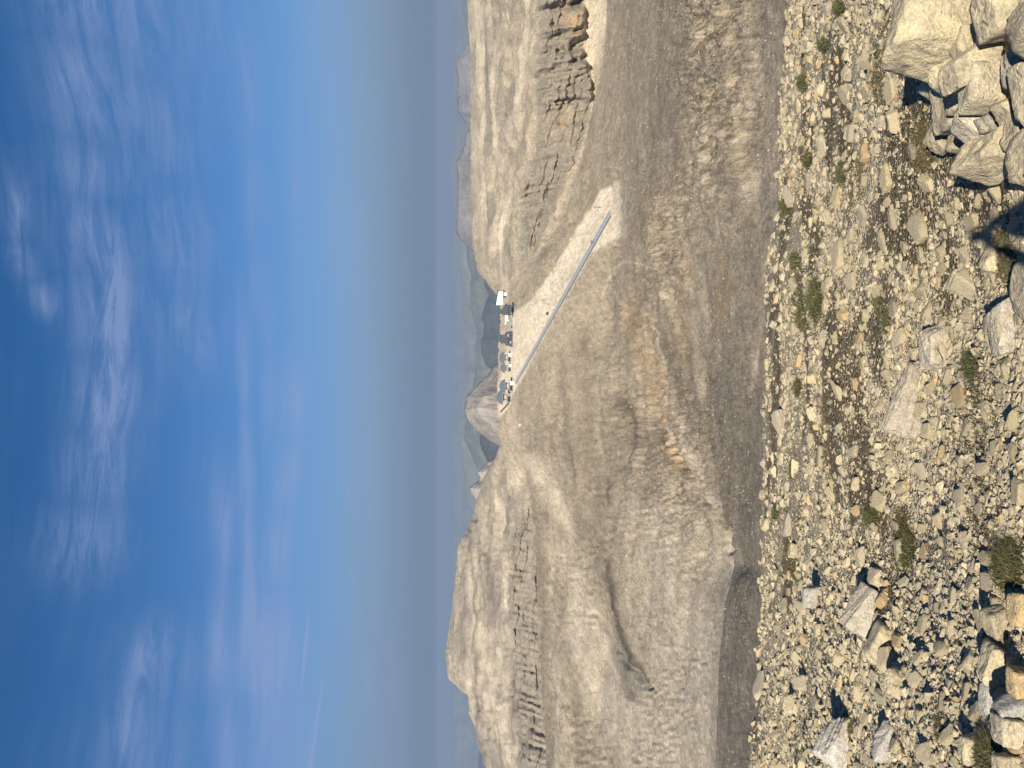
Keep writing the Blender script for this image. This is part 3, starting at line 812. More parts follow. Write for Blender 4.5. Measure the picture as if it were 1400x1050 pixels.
tone = lay(tone, cliff_r * orange * sstep(-0.3, 0.4, fbm(P0 / 14, 3, 47)) * 0.5, np.array([0.52, 0.335, 0.17]))
for pts, wd, s_, cc in [([(640, 700), (651, 800), (653, 900), (655, 1000), (668, 1070)], 3.0, 0.75, GREY * 0.55), ([(633, 750), (638, 840), (645, 930)], 5.0, 0.4, GREY * 0.8), ([(668, 680), (676, 760), (680, 850)], 7.0, 0.6, GREY * 0.6),
                        ([(655, 740), (664, 800), (668, 860)], 5.0, 0.5, GREY * 0.65), ([(660, 860), (672, 930), (690, 990), (700, 1040)], 7.0, 0.7, PALE), ([(690, 780), (694, 830)], 5.0, 0.5, PALE), ([(645, 760), (648, 860), (646, 940)], 3.0, 0.4, PALE * 0.95),
                        ([(692, 880), (700, 940), (704, 1010)], 6.0, 0.6, GREY * 0.6), ([(690, 640), (700, 700), (706, 760)], 4.0, 0.5, GREY * 0.6), ([(676, 640), (684, 700), (690, 760)], 3.0, 0.5, PALE),
                        ([(662, 20), (668, 120), (672, 210)], 6.0, 0.55, GREY * 0.7), ([(655, 0), (658, 160), (662, 300)], 4.0, 0.5, PALE), ([(688, 60), (694, 150), (700, 230)], 4.0, 0.5, GREY * 0.75), ([(676, 60), (682, 160), (686, 250)], 5.0, 0.5, PALE), ([(720, 0), (716, 100), (708, 190)], 6.0, 0.5, PALE),
                        ([(668, 330), (676, 370), (682, 400)], 4.0, 0.5, GREY * 0.75), ([(690, 300), (684, 350), (682, 400)], 4.0, 0.8, PALE * 1.1)]:
    tone = lay(tone, np.exp(-(seg_dist(JX, JY, pts) / wd) ** 2) * s_ * rocky, cc)
# the stony slope: pale grit and brown-olive soil
sA = fbm(np.stack([P0[..., 0] / 1.5, P0[..., 1] / 1.3, P0[..., 2] * 0], -1), 4, 61, 0.6)
GRIT, SOIL = np.array([0.42, 0.355, 0.245]), np.array([0.175, 0.137, 0.080])
ft = np.broadcast_to(GRIT, P.shape).copy()
ft = lay(ft, sstep(-0.02, 0.28, sA) * 0.9, SOIL)
ft = lay(ft, sstep(0.3, 0.7, fbm(P0 / 0.16, 2, 67)) * 0.5, SOIL * 0.8)
sB = fbm(np.stack([P0[..., 0] / 1.1, P0[..., 1] / 1.0, 0 * D], -1), 4, 63, 0.55)
ft = lay(ft, sstep(0.12, 0.35, sB) * 0.8, np.array([0.50, 0.43, 0.305]))
tone = tone + fore[..., None] * (ft - tone)
tone = np.clip(tone, 0.02, 0.9)

r2 = int(np.searchsorted(ts, f2 + 0.5))
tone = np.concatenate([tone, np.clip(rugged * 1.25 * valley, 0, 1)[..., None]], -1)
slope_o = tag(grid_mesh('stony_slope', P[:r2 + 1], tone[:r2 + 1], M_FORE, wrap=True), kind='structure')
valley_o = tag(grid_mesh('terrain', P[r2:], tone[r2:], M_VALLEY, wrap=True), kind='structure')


def bvh_of(P):
    R, C = P.shape[:2]
    idx = np.arange(R * C).reshape(R, C)
    q = np.stack([idx[:-1, :-1], idx[:-1, 1:], idx[1:, 1:], idx[1:, :-1]], -1).reshape(-1, 4)
    return BVHTree.FromPolygons(P.reshape(-1, 3).tolist(), q.tolist())


cin = slice(14, ncol - 14)
BV_F = bvh_of(P[:r2 + 1, cin])
BV_V = bvh_of(P[r2:, cin][:, ::2])
ORG = Vector((0, 0, 0))


def hit(bv, px, py):
    d = pix_dir(np.array(float(px)), np.array(float(py)))
    r = bv.ray_cast(ORG, Vector(d))
    return r[0], r[1]


def drop(bv, x, y, z0=400.0):
    r = bv.ray_cast(Vector((x, y, z0)), Vector((0, 0, -1)))
    return r[0]


# ------------------------------------------------------------------ far land and mountains
def far_range(name, pts, d, drop_z, tone_c, rough, depth, seed, nrow=26, front=None):
    """a mountain: skyline pts as photograph (y, x); front slope, back slope, ribs"""
    a = np.array(pts, float)
    az, te = pix_ang(a[:, 1], a[:, 0])
    k = np.argsort(az)
    az, te = az[k], te[k]
    n = int(max(60, (az[-1] - az[0]) / 0.0011))
    A = np.linspace(az[0], az[-1], n)
    z = np.interp(A, az, te) * d
    t = np.linspace(0, 1, nrow)[:, None]
    zb = drop_z
    up = sstep(0, 0.78, t) * 0.35 + 0.65 * np.clip(t / 0.78, 0, 1)
    fall = np.clip((t - 0.78) / 0.22, 0, 1)
    dist = d - depth * (1 - t / 0.78)
    Z = zb + (z[None] - zb) * (up - 0.9 * fall)
    AA = np.broadcast_to(A, Z.shape)
    dist = np.broadcast_to(dist, Z.shape)
    Pn = np.stack([np.sin(AA) * dist, np.cos(AA) * dist, Z], -1)
    lam = d * 0.03
    q = np.stack([AA * d / lam, dist / (lam * 3), Z / (lam * 2.2)], -1)
    rib = fbm(q, 4, seed, ridged=True)
    keep = 1 - 0.85 * np.exp(-((t - 0.78) / 0.10) ** 2)
    Pn[..., 2] += rib * rough * keep * lam
    jag = fbm(q * 2.3, 3, seed + 5, ridged=True)
    Pn[..., 2] += jag * rough * lam * 0.22
    rr = dist - rib * rough * lam * 1.6 * keep
    Pn[..., 0], Pn[..., 1] = np.sin(AA) * rr, np.cos(AA) * rr
    tn = np.broadcast_to(np.array(tone_c), Pn.shape).copy()
    tn = lay(tn, sstep(-0.1, 0.6, fbm(q * 1.7, 3, seed + 9)) * 0.5, np.array(tone_c) * 0.6)
    tn = lay(tn, sstep(0.2, 0.7, rib) * 0.35, np.array(tone_c) * 1.35)
    return tag(grid_mesh(name, Pn, np.clip(tn, 0, 0.9), M_FAR), kind='structure')


def sky_noise(y0, y1, n, base, amp, seed):
    ys = np.linspace(y0, y1, n)
    q = np.stack([ys / 60, 0 * ys, 0 * ys], -1)
    return [(y, float(b + amp * v)) for y, b, v in zip(ys, np.interp(ys, *zip(*base)), fbm(q, 5, seed, ridged=True))]


ROCKC = (0.36, 0.325, 0.285)
WOOD = (0.080, 0.085, 0.088)
far_range('dome_mountain', [(470, 700), (495, 686), (503, 676), (512, 668), (518, 660), (524, 654), (530, 650), (537, 644), (545, 638), (553, 635.5), (560, 635), (568, 637), (574, 640), (580, 645), (588, 650), (595, 660), (602, 670), (608, 680), (618, 692), (640, 710)], 4300, -900, (0.27, 0.24, 0.21), 0.34, 1500, 3, nrow=60)
far_range('jagged_peaks', [(600, 700), (618, 684), (626, 676), (632, 665), (636, 663), (640, 658), (646, 652), (652, 656), (658, 653), (663, 646), (668, 641.5), (673, 644), (679, 648), (686, 651), (700, 665), (720, 690)], 3600, -700, ROCKC, 0.14, 1100, 5, nrow=50)
far_range('pointed_peak', [(20, 668), (45, 648), (60, 640), (72, 633), (80, 627), (87, 622.5), (94, 625), (104, 625.5), (115, 626), (130, 625), (140, 626), (152, 627), (160, 632), (175, 639), (190, 648), (215, 668)], 11500, -1500, (0.20, 0.19, 0.18), 0.16, 2400, 7, nrow=50)
far_range('flat_topped_mountain', [(165, 655), (182, 637), (195, 635), (205, 632), (214, 628), (221, 623.5), (232, 625), (250, 626), (275, 626), (300, 625), (318, 624), (326, 628), (334, 636), (340, 643), (350, 655), (365, 675)], 9500, -1400, (0.185, 0.17, 0.16), 0.13, 1500, 9, nrow=50)
far_range('wooded_ridge', sky_noise(270, 420, 60, [(270, 650), (340, 645), (365, 652), (390, 660), (415, 672), (420, 690)], 3, 21), 9500, -1700, WOOD, 0.20, 2600, 11)
far_range('wooded_ridge', sky_noise(380, 520, 60, [(380, 690), (400, 668), (430, 658), (465, 656), (500, 664), (520, 690)], 5, 23), 11000, -1700, WOOD, 0.20, 3000, 13)
far_range('wooded_ridge', sky_noise(560, 720, 60, [(560, 680), (585, 652), (610, 655), (640, 668), (680, 700), (720, 720)], 3, 25), 8000, -1500, WOOD, 0.18, 2200, 15)
far_range('blue_range', sky_noise(250, 640, 140, [(250, 640), (330, 634), (370, 642), (430, 646), (500, 650), (560, 640), (600, 636), (640, 650)], 6, 27), 17000, -1700, (0.15, 0.155, 0.13), 0.15, 4500, 17)
far_range('blue_range', sky_noise(-40, 700, 240, [(-40, 628), (60, 634), (200, 630), (340, 625), (430, 630), (520, 634), (580, 624), (640, 630), (700, 640)], 5, 29), 26000, -1700, (0.2, 0.2, 0.17), 0.12, 5000, 19)
far_range('blue_range', sky_noise(-120, 1200, 340, [(-120, 618), (300, 617), (450, 619), (650, 618), (1200, 618)], 4, 31), 42000, -1700, (0.2, 0.2, 0.18), 0.10, 7000, 23)
# lowland to the horizon
rr = np.geomspace(5000, 62000, 20)
aa = np.linspace(-math.pi, math.pi, 97)[:-1]
RR, AA = np.meshgrid(rr, aa, indexing='ij')
LP = np.stack([RR * np.sin(AA), RR * np.cos(AA), np.full_like(RR, -1720.0)], -1)
LP[0, :, 2] = -1500
tag(grid_mesh('lowland', LP, np.broadcast_to(np.array(WOOD), LP.shape).copy(), M_FAR, wrap=True), kind='structure')

# ------------------------------------------------------------------ haze: the air itself
me = bpy.data.meshes.new('haze')
bm = bmesh.new()
bmesh.ops.create_cube(bm, size=1.0)
for v in bm.verts:
    v.co = Vector((v.co.x * 140000, v.co.y * 140000, 60.0 if v.co.z > 0 else -1790.0))
bm.to_mesh(me)
bm.free()
hz = bpy.data.objects.new('haze', me)
COL.objects.link(hz)
tag(hz, kind='stuff')
mh = bpy.data.materials.new('haze')
mh.use_nodes = True
th = NT(mh.node_tree)
pv = th.n('ShaderNodeVolumePrincipled')
pv.inputs['Color'].default_value = (0.355, 0.475, 0.64, 1)
pv.inputs['Density'].default_value = 3.9e-5
pv.inputs['Anisotropy'].default_value = 0.0
th.l(pv.outputs[0], th.n('ShaderNodeOutputMaterial').inputs['Volume'])
me.materials.append(mh)

# ------------------------------------------------------------------ rocks
_ico = {}


def ico(sub):
    if sub not in _ico:
        b = bmesh.new()
        bmesh.ops.create_icosphere(b, subdivisions=sub, radius=1.0)
        b.verts.ensure_lookup_table()
        V = np.array([v.co[:] for v in b.verts])
        F = np.array([[v.index for v in f.verts] for f in b.faces])
        b.free()
        _ico[sub] = (V / np.linalg.norm(V, axis=1, keepdims=True), F)
    return _ico[sub]


def rock_shape(seed, sub, planes=13, rough=0.05, strata=0.0, blocky=0.0):
    """a broken block: unit sphere cut by random planes, then weathered"""
    r_ = np.random.default_rng(seed)
    V, F = ico(sub)
    N = r_.normal(size=(planes, 3))
    N /= np.linalg.norm(N, axis=1, keepdims=True)
    off = r_.uniform(0.62, 0.92, planes)
    if blocky > 0:
        B = np.array([[1, 0, 0], [-1, 0, 0], [0, 1, 0], [0, -1, 0], [0, 0, 1], [0, 0, -1]], float) + r_.normal(scale=0.13, size=(6, 3))
        B /= np.linalg.norm(B, axis=1, keepdims=True)
        N = np.concatenate([B, N])
        off = np.concatenate([r_.uniform(0.60, 0.72, 6), off + 0.12])
    dt = V @ N.T
    r = np.where(dt > 0.02, off / np.maximum(dt, 0.02), 9.0)
    k = 80.0
    r = -np.log(np.exp(-k * np.minimum(r, 2.5)).sum(1)) / k
    W = V * r[:, None]
    ax = r_.normal(size=3)
    ax /= np.linalg.norm(ax)
    n = fbm(W * 1.9 + seed, 4, seed) * 1.0 + 0.75 * fbm(W * 4.2 + seed, 5, seed + 3, 0.62, ridged=True)
    if strata:
        n = n + strata * vnoise(np.stack([(W @ ax) * 9.0 + 0.5 * fbm(W * 2, 2, seed), 0.4 * W[:, 0], 0.4 * W[:, 1]], -1), seed + 7)
    W = W + V * (rough * n)[:, None]
    W /= np.abs(W).max(0)
    return W, F


CREAM, GREYR, OCHR, BUFF = (0.565, 0.48, 0.315, 1), (0.415, 0.355, 0.245, 1), (0.50, 0.37, 0.195, 1), (0.49, 0.415, 0.275, 1)
VIEW = np.stack([-UP, RT, FW])          # photograph x, photograph -y, depth


def boulder(label, cx, cy, ex, ey, roll=0, dep=0.75, col=CREAM, seed=1, blocky=0.0, strata=0.5, rough=0.06, sub=4, name='boulder', lift=0.22, planes=13):
    h, _ = hit(BV_F, min(cx + lift * ex, 1440), cy)
    if h is None:
        h, _ = hit(BV_F, cx, cy)
    sl = h.length
    W, F = rock_shape(seed, sub, planes, rough, strata, blocky)
    k = sl * float(pix_dir(np.array(cx * 1.0), np.array(cy * 1.0)) @ FW) / FPX
    sx, sy = ex * k / 2, ey * k / 2
    W = W * np.array([sx, sy, dep * math.sqrt(sx * sy)])
    c, s_ = math.cos(RAD(-roll)), math.sin(RAD(-roll))
    W = np.stack([W[:, 0] * c - W[:, 1] * s_, W[:, 0] * s_ + W[:, 1] * c, W[:, 2]], -1)
    # local y runs along -photograph y
    W = W @ VIEW
    ctr = pix_dir(np.array(cx * 1.0), np.array(cy * 1.0)) * sl
    if name == 'bedrock_slab':
        ctr = ctr * (1 + 0.55 * dep * math.sqrt(sx * sy) / sl)
    me_o = np_mesh(name, W, F, None, M_BOULDER, smooth=True)
    me_o.location = ctr
    me_o.color = col
    return tag(me_o, label, 'boulder' if name == 'boulder' else 'rock')


def heap(label, cx, cy, ex, ey, roll, dep, col, seed, blocky, *a, **k):
    return boulder(label, cx, cy, ex * 1.13, ey * 1.13, roll, dep, col, seed, max(blocky, 0.6), *a, planes=8, **k)


# the heap of broken blocks beside the path (photograph x, y, extents along x and y, roll)
heap('huge cream boulder with ochre stains and two rusty marks, topping the heap', 1287, 36, 124, 108, 12, 0.8, CREAM, 11, 0.55, 0.35, 0.05, 5)
heap('smooth pale boulder wedged behind the huge stained boulder of the heap', 1374, 10, 66, 70, -15, 0.8, CREAM, 12, 0.4, 0.3, 0.04)
heap('long cream slab leaning diagonally across the boulder heap', 1342, 78, 112, 42, -33, 0.7, CREAM, 13, 0.8, 0.3, 0.035, 4, 'boulder')
heap('flat squarish buff slab with a white vein lying on the heap', 1356, 122, 84, 66, 8, 0.75, (0.56, 0.485, 0.345, 1), 14, 0.9, 0.25, 0.035)
heap('knobbly cream block with a smooth face, under the huge stained boulder', 1305, 92, 62, 52, -20, 0.8, CREAM, 15, 0.3, 0.5, 0.07)
heap('grey and cream block split by a dark crack at the heap corner', 1302, 142, 44, 78, -8, 0.9, BUFF, 16, 0.4, 0.9, 0.06)
heap('small grey slab standing at the foot of the cracked block', 1287, 185, 30, 44, 25, 0.8, GREYR, 17, 0.5, 0.9, 0.06)
heap('narrow pale ledge curving along the lower side of the heap', 1340, 184, 92, 20, 38, 1.0, (0.62, 0.55, 0.43, 1), 18, 0.3, 0.5, 0.05)
heap('dark grey layered rock tucked in a hollow of the heap', 1368, 166, 56, 26, -8, 0.8, (0.30, 0.285, 0.26, 1), 19, 0.2, 1.2, 0.07, lift=0.05)
heap('broad layered boulder with thin beds at the outer end of the heap', 1366, 214, 92, 62, 22, 1.0, BUFF, 20, 0.4, 1.3, 0.07, 5)
heap('grey rock with a sharp corner beside the layered boulder', 1402, 186, 46, 50, 10, 0.9, GREYR, 21, 0.4, 0.7, 0.06)
heap('grey rough boulder between the leaning slab and the buff slab', 1396, 92, 40, 52, -10, 0.9, (0.36, 0.33, 0.31, 1), 22, 0.3, 0.5, 0.06)
heap('small orange stained stone jammed in the dark gap of the heap', 1345, 52, 24, 18, 10, 0.9, OCHR, 23, 0.2, 0.3, 0.06, 3, lift=0.0)
heap('tan stone wedged under the end of the flat buff slab', 1312, 196, 28, 26, 15, 0.9, BUFF, 24, 0.5, 0.4, 0.05, 3)
heap('grey angular block above the rusty marks of the huge boulder', 1243, 6, 34, 40, 0, 0.9, GREYR, 25, 0.3, 0.4, 0.06, 3)
boulder('rounded cream rock half buried beside the shadow of the heap', 1358, 352, 30, 46, 8, 0.8, CREAM, 26, 0.1, 0.5, 0.07)
boulder('large pointed pale slab lying flat in brown soil', 1378, 448, 46, 84, -12, 0.55, (0.52, 0.47, 0.38, 1), 27, 0.3, 0.5, 0.05)
boulder('grey weathered slab edge rising beside the pointed pale slab', 1402, 392, 30, 100, -4, 0.8, GREYR, 28, 0.2, 0.9, 0.07)
boulder('flat cream stone set in grit beside the long grey outcrop', 1308, 384, 26, 36, 5, 0.6, BUFF, 29, 0.3, 0.4, 0.06, 3)
boulder('broad pale outcrop slab with gently rounded back', 1284, 478, 54, 78, -14, 0.6, (0.52, 0.46, 0.36, 1), 30, 0.3, 0.7, 0.07, 5, 'bedrock_slab')
boulder('long grey outcrop slab running down beside the rounded pale slab', 1246, 545, 54, 112, 20, 0.34, (0.42, 0.37, 0.29, 1), 31, 0.2, 0.8, 0.10, 5, 'bedrock_slab')
boulder('pale grey outcrop with a deep crack above the broken bench', 1185, 838, 48, 70, 35, 0.7, (0.49, 0.44, 0.36, 1), 32, 0.5, 0.7, 0.06, 5, 'bedrock_slab')
boulder('angular cream outcrop block below the cracked pale outcrop', 1205, 880, 40, 64, 30, 0.7, CREAM, 33, 0.6, 0.6, 0.06, 4, 'bedrock_slab')
boulder('grey square outcrop with an ochre foot at the slope edge', 1112, 816, 34, 34, 5, 0.8, (0.44, 0.41, 0.36, 1), 34, 0.7, 0.4, 0.05, 4, 'bedrock_slab')
boulder('cream fissured outcrop with a black slit', 1226, 934, 34, 40, 15, 0.7, (0.6, 0.5, 0.34, 1), 35, 0.4, 0.7, 0.08, 4, 'bedrock_slab')
boulder('long whitish outcrop rib crossing the scree', 1150, 1018, 48, 84, 38, 0.6, (0.52, 0.49, 0.44, 1), 36, 0.4, 1.0, 0.08, 5, 'bedrock_slab')
boulder('low grey outcrop rib beside the whitish rib', 1215, 1010, 30, 70, 30, 0.6, (0.45, 0.42, 0.37, 1), 37, 0.4, 1.0, 0.08, 4, 'bedrock_slab')
boulder('big cream block with a grey flank casting a dark shadow', 1364, 912, 50, 62, 14, 0.9, CREAM, 38, 0.6, 0.5, 0.06, 5)
boulder('ochre and cream broken block beside the grey rounded slab', 1396, 938, 40, 54, 0, 0.9, OCHR, 39, 0.4, 0.5, 0.06)
boulder('smooth grey rounded slab among the ochre blocks', 1388, 968, 60, 34, -12, 0.8, (0.44, 0.42, 0.38, 1), 40, 0.1, 1.0, 0.04)
boulder('cream block with orange lower edge under the grey rounded slab', 1386, 1000, 56, 42, 10, 0.85, (0.6, 0.51, 0.37, 1), 41, 0.5, 0.4, 0.06)
boulder('grey boulder with brown hollow above the big cream block', 1365, 852, 40, 46, -20, 0.8, GREYR, 42, 0.2, 0.7, 0.07)
boulder('orange brown rock at the head of the cream block cluster', 1400, 835, 36, 52, 0, 0.8, OCHR, 43, 0.4, 0.6, 0.06)
boulder('upright cream stone with shadowed back below the block cluster', 1330, 1022, 34, 44, 5, 0.8, CREAM, 44, 0.4, 0.4, 0.06)
boulder('pale rough stone by the olive moss under the cluster', 1382, 1046, 46, 36, 0, 0.8, BUFF, 45, 0.4, 0.4, 0.06)
boulder('grey stone leaning against the big cream block', 1352, 955, 26, 50, 12, 0.8, (0.47, 0.44, 0.38, 1), 46, 0.5, 0.6, 0.06)

heap('angular cream block filling the gap under the leaning slab', 1330, 60, 46, 44, 20, 0.8, CREAM, 51, 0.5, 0.4, 0.05)
heap('dull grey block deep in the heap below the knobbly cream block', 1322, 128, 50, 50, 10, 0.8, BUFF, 52, 0.5, 0.6, 0.05)
heap('cream wedge under the flat buff slab, facing the layered boulder', 1386, 150, 50, 46, -20, 0.8, CREAM, 53, 0.6, 0.4, 0.05)
heap('small cream block perched at the heap corner beside olive moss', 1276, 118, 30, 34, 30, 0.8, CREAM, 54, 0.5, 0.4, 0.05, 3)
boulder('tall buff block closing the heap on its downhill side', 1448, 215, 100, 110, 10, 1.0, BUFF, 55, 0.5, 0.6, 0.05)
boulder('bulky cream block at the foot of the heap under the buff slab', 1440, 120, 90, 100, -10, 1.0, CREAM, 56, 0.5, 0.5, 0.05)
boulder('bulky grey block at the foot of the heap under the smooth pale boulder', 1432, 30, 90, 90, 10, 1.0, GREYR, 57, 0.5, 0.5, 0.05)

# single stones that lie loose on the slope
PROTO = []
for k in range(14):
    W, F = rock_shape(200 + k, 3, 9, 0.05, 0.4, 0.5 if k % 2 else 0.1)
    me_ = bpy.data.meshes.new('stone')
    o_ = np_mesh('stone', W * np.array([1.0, 0.8, 0.55]), F, None, M_STONE, smooth=False)
    PROTO.append(o_.data)
    bpy.data.objects.remove(o_)
STONE_KINDS = [((0.54, 0.455, 0.30, 1), 'pale cream limestone stone lying loose among finer scree', 'pale cream stones on the slope'),
               ((0.415, 0.355, 0.25, 1), 'weathered grey limestone stone lying loose among finer scree', 'weathered grey stones on the slope'),
               ((0.50, 0.36, 0.20, 1), 'ochre stained limestone stone lying loose among finer scree', 'ochre stained stones on the slope')]
taken = []
n_st = 0
PICK = [(1128, 124, 27, 0), (1097, 31, 14, 0), (1108, 248, 24, 1), (1135, 300, 26, 0), (1128, 465, 20, 0), (1178, 462, 20, 2), (1148, 536, 22, 0), (1125, 625, 26, 1), (1088, 752, 26, 0), (1132, 722, 20, 0), (1205, 685, 26, 0), (1222, 700, 24, 1),
        (1318, 685, 26, 0), (1322, 740, 30, 0), (1345, 715, 26, 1), (1305, 668, 18, 0), (1390, 575, 26, 0), (1395, 605, 24, 0), (1325, 585, 22, 1), (1235, 460, 24, 0), (1262, 395, 24, 1), (1250, 205, 24, 1), (1240, 225, 28, 0), (1225, 165, 26, 0),
        (1200, 180, 22, 0), (1215, 140, 28, 0), (1245, 140, 26, 1), (1270, 250, 26, 0), (1258, 262, 22, 2), (1292, 270, 24, 0), (1340, 275, 18, 0), (1300, 300, 20, 1), (1238, 20, 22, 0), (1232, 60, 20, 0), (1348, 560, 20, 1), (1290, 620, 22, 2), (1305, 860, 24, 0),
        (1330, 800, 18, 0), (1260, 900, 20, 0), (1290, 960, 22, 1), (1270, 1030, 24, 0), (1180, 760, 22, 0), (1092, 900, 20, 0), (1150, 900, 26, 0), (1120, 960, 22, 1), (1175, 945, 22, 0), (1100, 1010, 20, 0), (1395, 1020, 26, 2), (1310, 1046, 20, 0), (1350, 640, 24, 0)]
r_ = np.random.default_rng(41)
cand = list(PICK)
for k in range(40):
    y = r_.uniform(0, 1050)
    cand.append((float(np.interp(y, [0, 250, 500, 800, 1050], [1078, 1063, 1046, 1036, 1030])) + r_.uniform(1, 9), y, r_.uniform(7, 15), int(r_.integers(2))))
while len(cand) < 4000:
    x = 1040 + 360 * r_.random() ** 0.9
    y = r_.uniform(-30, 1080)
    s_ = 11 + 17 * r_.random() ** 2.0 + (x - 1040) / 360 * 8
    cand.append((x, y, s_, [0, 0, 1, 1, 0, 0, 1, 0, 0, 2][r_.integers(10)]))
for (x, y, s_, kd) in cand:
    if n_st >= 290:
        break
    if any((x - a) ** 2 + (y - b) ** 2 < (0.62 * (s_ + c)) ** 2 for a, b, c in taken):
        continue
    if x > 1235 and y < 255 and (x, y, s_, kd) not in PICK:
        continue
    h, nr = hit(BV_F, x, y)
    if h is None or h.length > 22:
        continue
    taken.append((x, y, s_))
    o_ = bpy.data.objects.new('stone', PROTO[n_st % len(PROTO)])
    COL.objects.link(o_)
    sz = s_ * h.length / FPX / 2 * r_.uniform(0.95, 1.15)
    o_.scale = (sz * r_.uniform(0.9, 1.25), sz * r_.uniform(0.8, 1.1), sz * r_.uniform(0.7, 1.25))
    q = Vector((0, 0, 1)).rotation_difference(nr if nr.z > 0 else -nr)
    from mathutils import Euler
    o_.rotation_euler = (q.to_matrix() @ Euler((r_.normal() * 0.25, r_.normal() * 0.25, r_.uniform(0, 6.28))).to_matrix()).to_euler()
    o_.location = h + Vector((0, 0, sz * 0.12))
    c_, lb, gp = STONE_KINDS[kd]
    v_ = r_.uniform(1.0, 1.3)
    o_.color = (c_[0] * v_, c_[1] * v_ * r_.uniform(0.98, 1.02), c_[2] * v_ * r_.uniform(0.92, 1.06), 1)
    tag(o_, lb, 'stone', gp)
    n_st += 1


def hulls(n, npts, seed):
    """small convex shards as (verts, tris)"""
    out = []
    r_ = np.random.default_rng(seed)
    for k in range(n):
        b = bmesh.new()
        pts = r_.normal(size=(npts, 3))
        pts /= np.linalg.norm(pts, axis=1, keepdims=True)
        pts *= r_.uniform(0.75, 1.0, (npts, 1)) * np.array([1.0, r_.uniform(0.6, 0.95), r_.uniform(0.28, 0.55)])
        vs = [b.verts.new(p) for p in pts]
        bmesh.ops.convex_hull(b, input=vs)
        for v in [v for v in b.verts if not v.link_faces]:
            b.verts.remove(v)
        bmesh.ops.triangulate(b, faces=b.faces[:])
        b.verts.index_update()
        out.append((np.array([v.co[:] for v in b.verts]), np.array([[v.index for v in f.verts] for f in b.faces])))
        b.free()
    return out


def quats(r_, n, tilt):
    """random rotation matrices: free turn about z, limited tilt"""
    a, t, p = r_.uniform(0, 2 * math.pi, n), r_.normal(size=n) * tilt, r_.uniform(0, 2 * math.pi, n)
    ca, sa = np.cos(a), np.sin(a)
    Rz = np.zeros((n, 3, 3))
    Rz[:, 0, 0], Rz[:, 0, 1], Rz[:, 1, 0], Rz[:, 1, 1], Rz[:, 2, 2] = ca, -sa, sa, ca, 1
    ux, uy = np.cos(p), np.sin(p)
    c, s = np.cos(t), np.sin(t)
    Rt = np.zeros((n, 3, 3))
    Rt[:, 0, 0], Rt[:, 0, 1], Rt[:, 0, 2] = c + ux * ux * (1 - c), ux * uy * (1 - c), uy * s
    Rt[:, 1, 0], Rt[:, 1, 1], Rt[:, 1, 2] = ux * uy * (1 - c), c + uy * uy * (1 - c), -ux * s
    Rt[:, 2, 0], Rt[:, 2, 1], Rt[:, 2, 2] = -uy * s, ux * s, c
    return Rt @ Rz


def scatter(name, bv, pos, size, tones, protos, seed, mat, tilt=0.45, sink=0.1):
    """many small shards joined into one mesh"""
    r_ = np.random.default_rng(seed)
    n = len(pos)
    R_ = quats(r_, n, tilt)
    which = r_.integers(0, len(protos), n)
    VV, FF, TT, base = [], [], [], 0
    for k, (V, F) in enumerate(protos):
        i = np.nonzero(which == k)[0]
        if not len(i):
            continue
        W = np.einsum('nij,vj->nvi', R_[i], V) * size[i][:, None, None] + pos[i][:, None, :]
        W[..., 2] += (sink * size[i])[:, None]
        VV.append(W.reshape(-1, 3))
        FF.append((F[None] + (np.arange(len(i)) * len(V))[:, None, None] + base).reshape(-1, 3))
        TT.append(np.repeat(tones[i], len(V), 0))
        base += len(i) * len(V)
    return tag(np_mesh(name, np.concatenate(VV), np.concatenate(FF), np.concatenate(TT), mat), kind='stuff')


# the scree of the stony slope
r_ = np.random.default_rng(5)
N_SCREE = 52000
hx = []
while len(hx) < 74000:
    h, nr = hit(BV_F, 1020 + 420 * r_.random(), r_.uniform(-90, 1140))
    if h is not None and h.length < 22:
        hx.append(h[:])
hx = np.array(hx)
m_ = fbm(np.stack([hx[:, 0] / 1.5, hx[:, 1] / 1.3, 0 * hx[:, 0]], -1), 4, 61, 0.6)
soil = sstep(-0.02, 0.26, m_)
grit = sstep(0.12, 0.35, fbm(np.stack([hx[:, 0] / 1.1, hx[:, 1] / 1.0, 0 * hx[:, 0]], -1), 4, 63, 0.55))
ok = r_.random(len(hx)) > np.maximum(0.74 * soil, 0.5 * grit)
pos, soil = hx[ok][:N_SCREE], soil[ok][:N_SCREE]
px_ = np.minimum(2.3 * (1 - r_.random(len(pos))) ** (-1 / 1.65), 15.0) * np.where(soil > 0.5, 0.85, 1.0)
size = np.clip(px_ * np.linalg.norm(pos, axis=1) / FPX / 2 * 1.25, 0.007, 0.13)
pos, size = np.array(pos), np.array(size)
n_ = len(pos)
mixk = r_.random(n_)[:, None]
tn = np.where(mixk < 0.62, np.array(CREAM[:3]) * 0.92, np.where(mixk < 0.93, np.array(GREYR[:3]), np.array(OCHR[:3]))) * r_.uniform(0.75, 1.08, (n_, 1))
scatter('scree', BV_F, pos, size, tn, hulls(24, 11, 3), 8, M_SCREE, 0.36, 0.06)

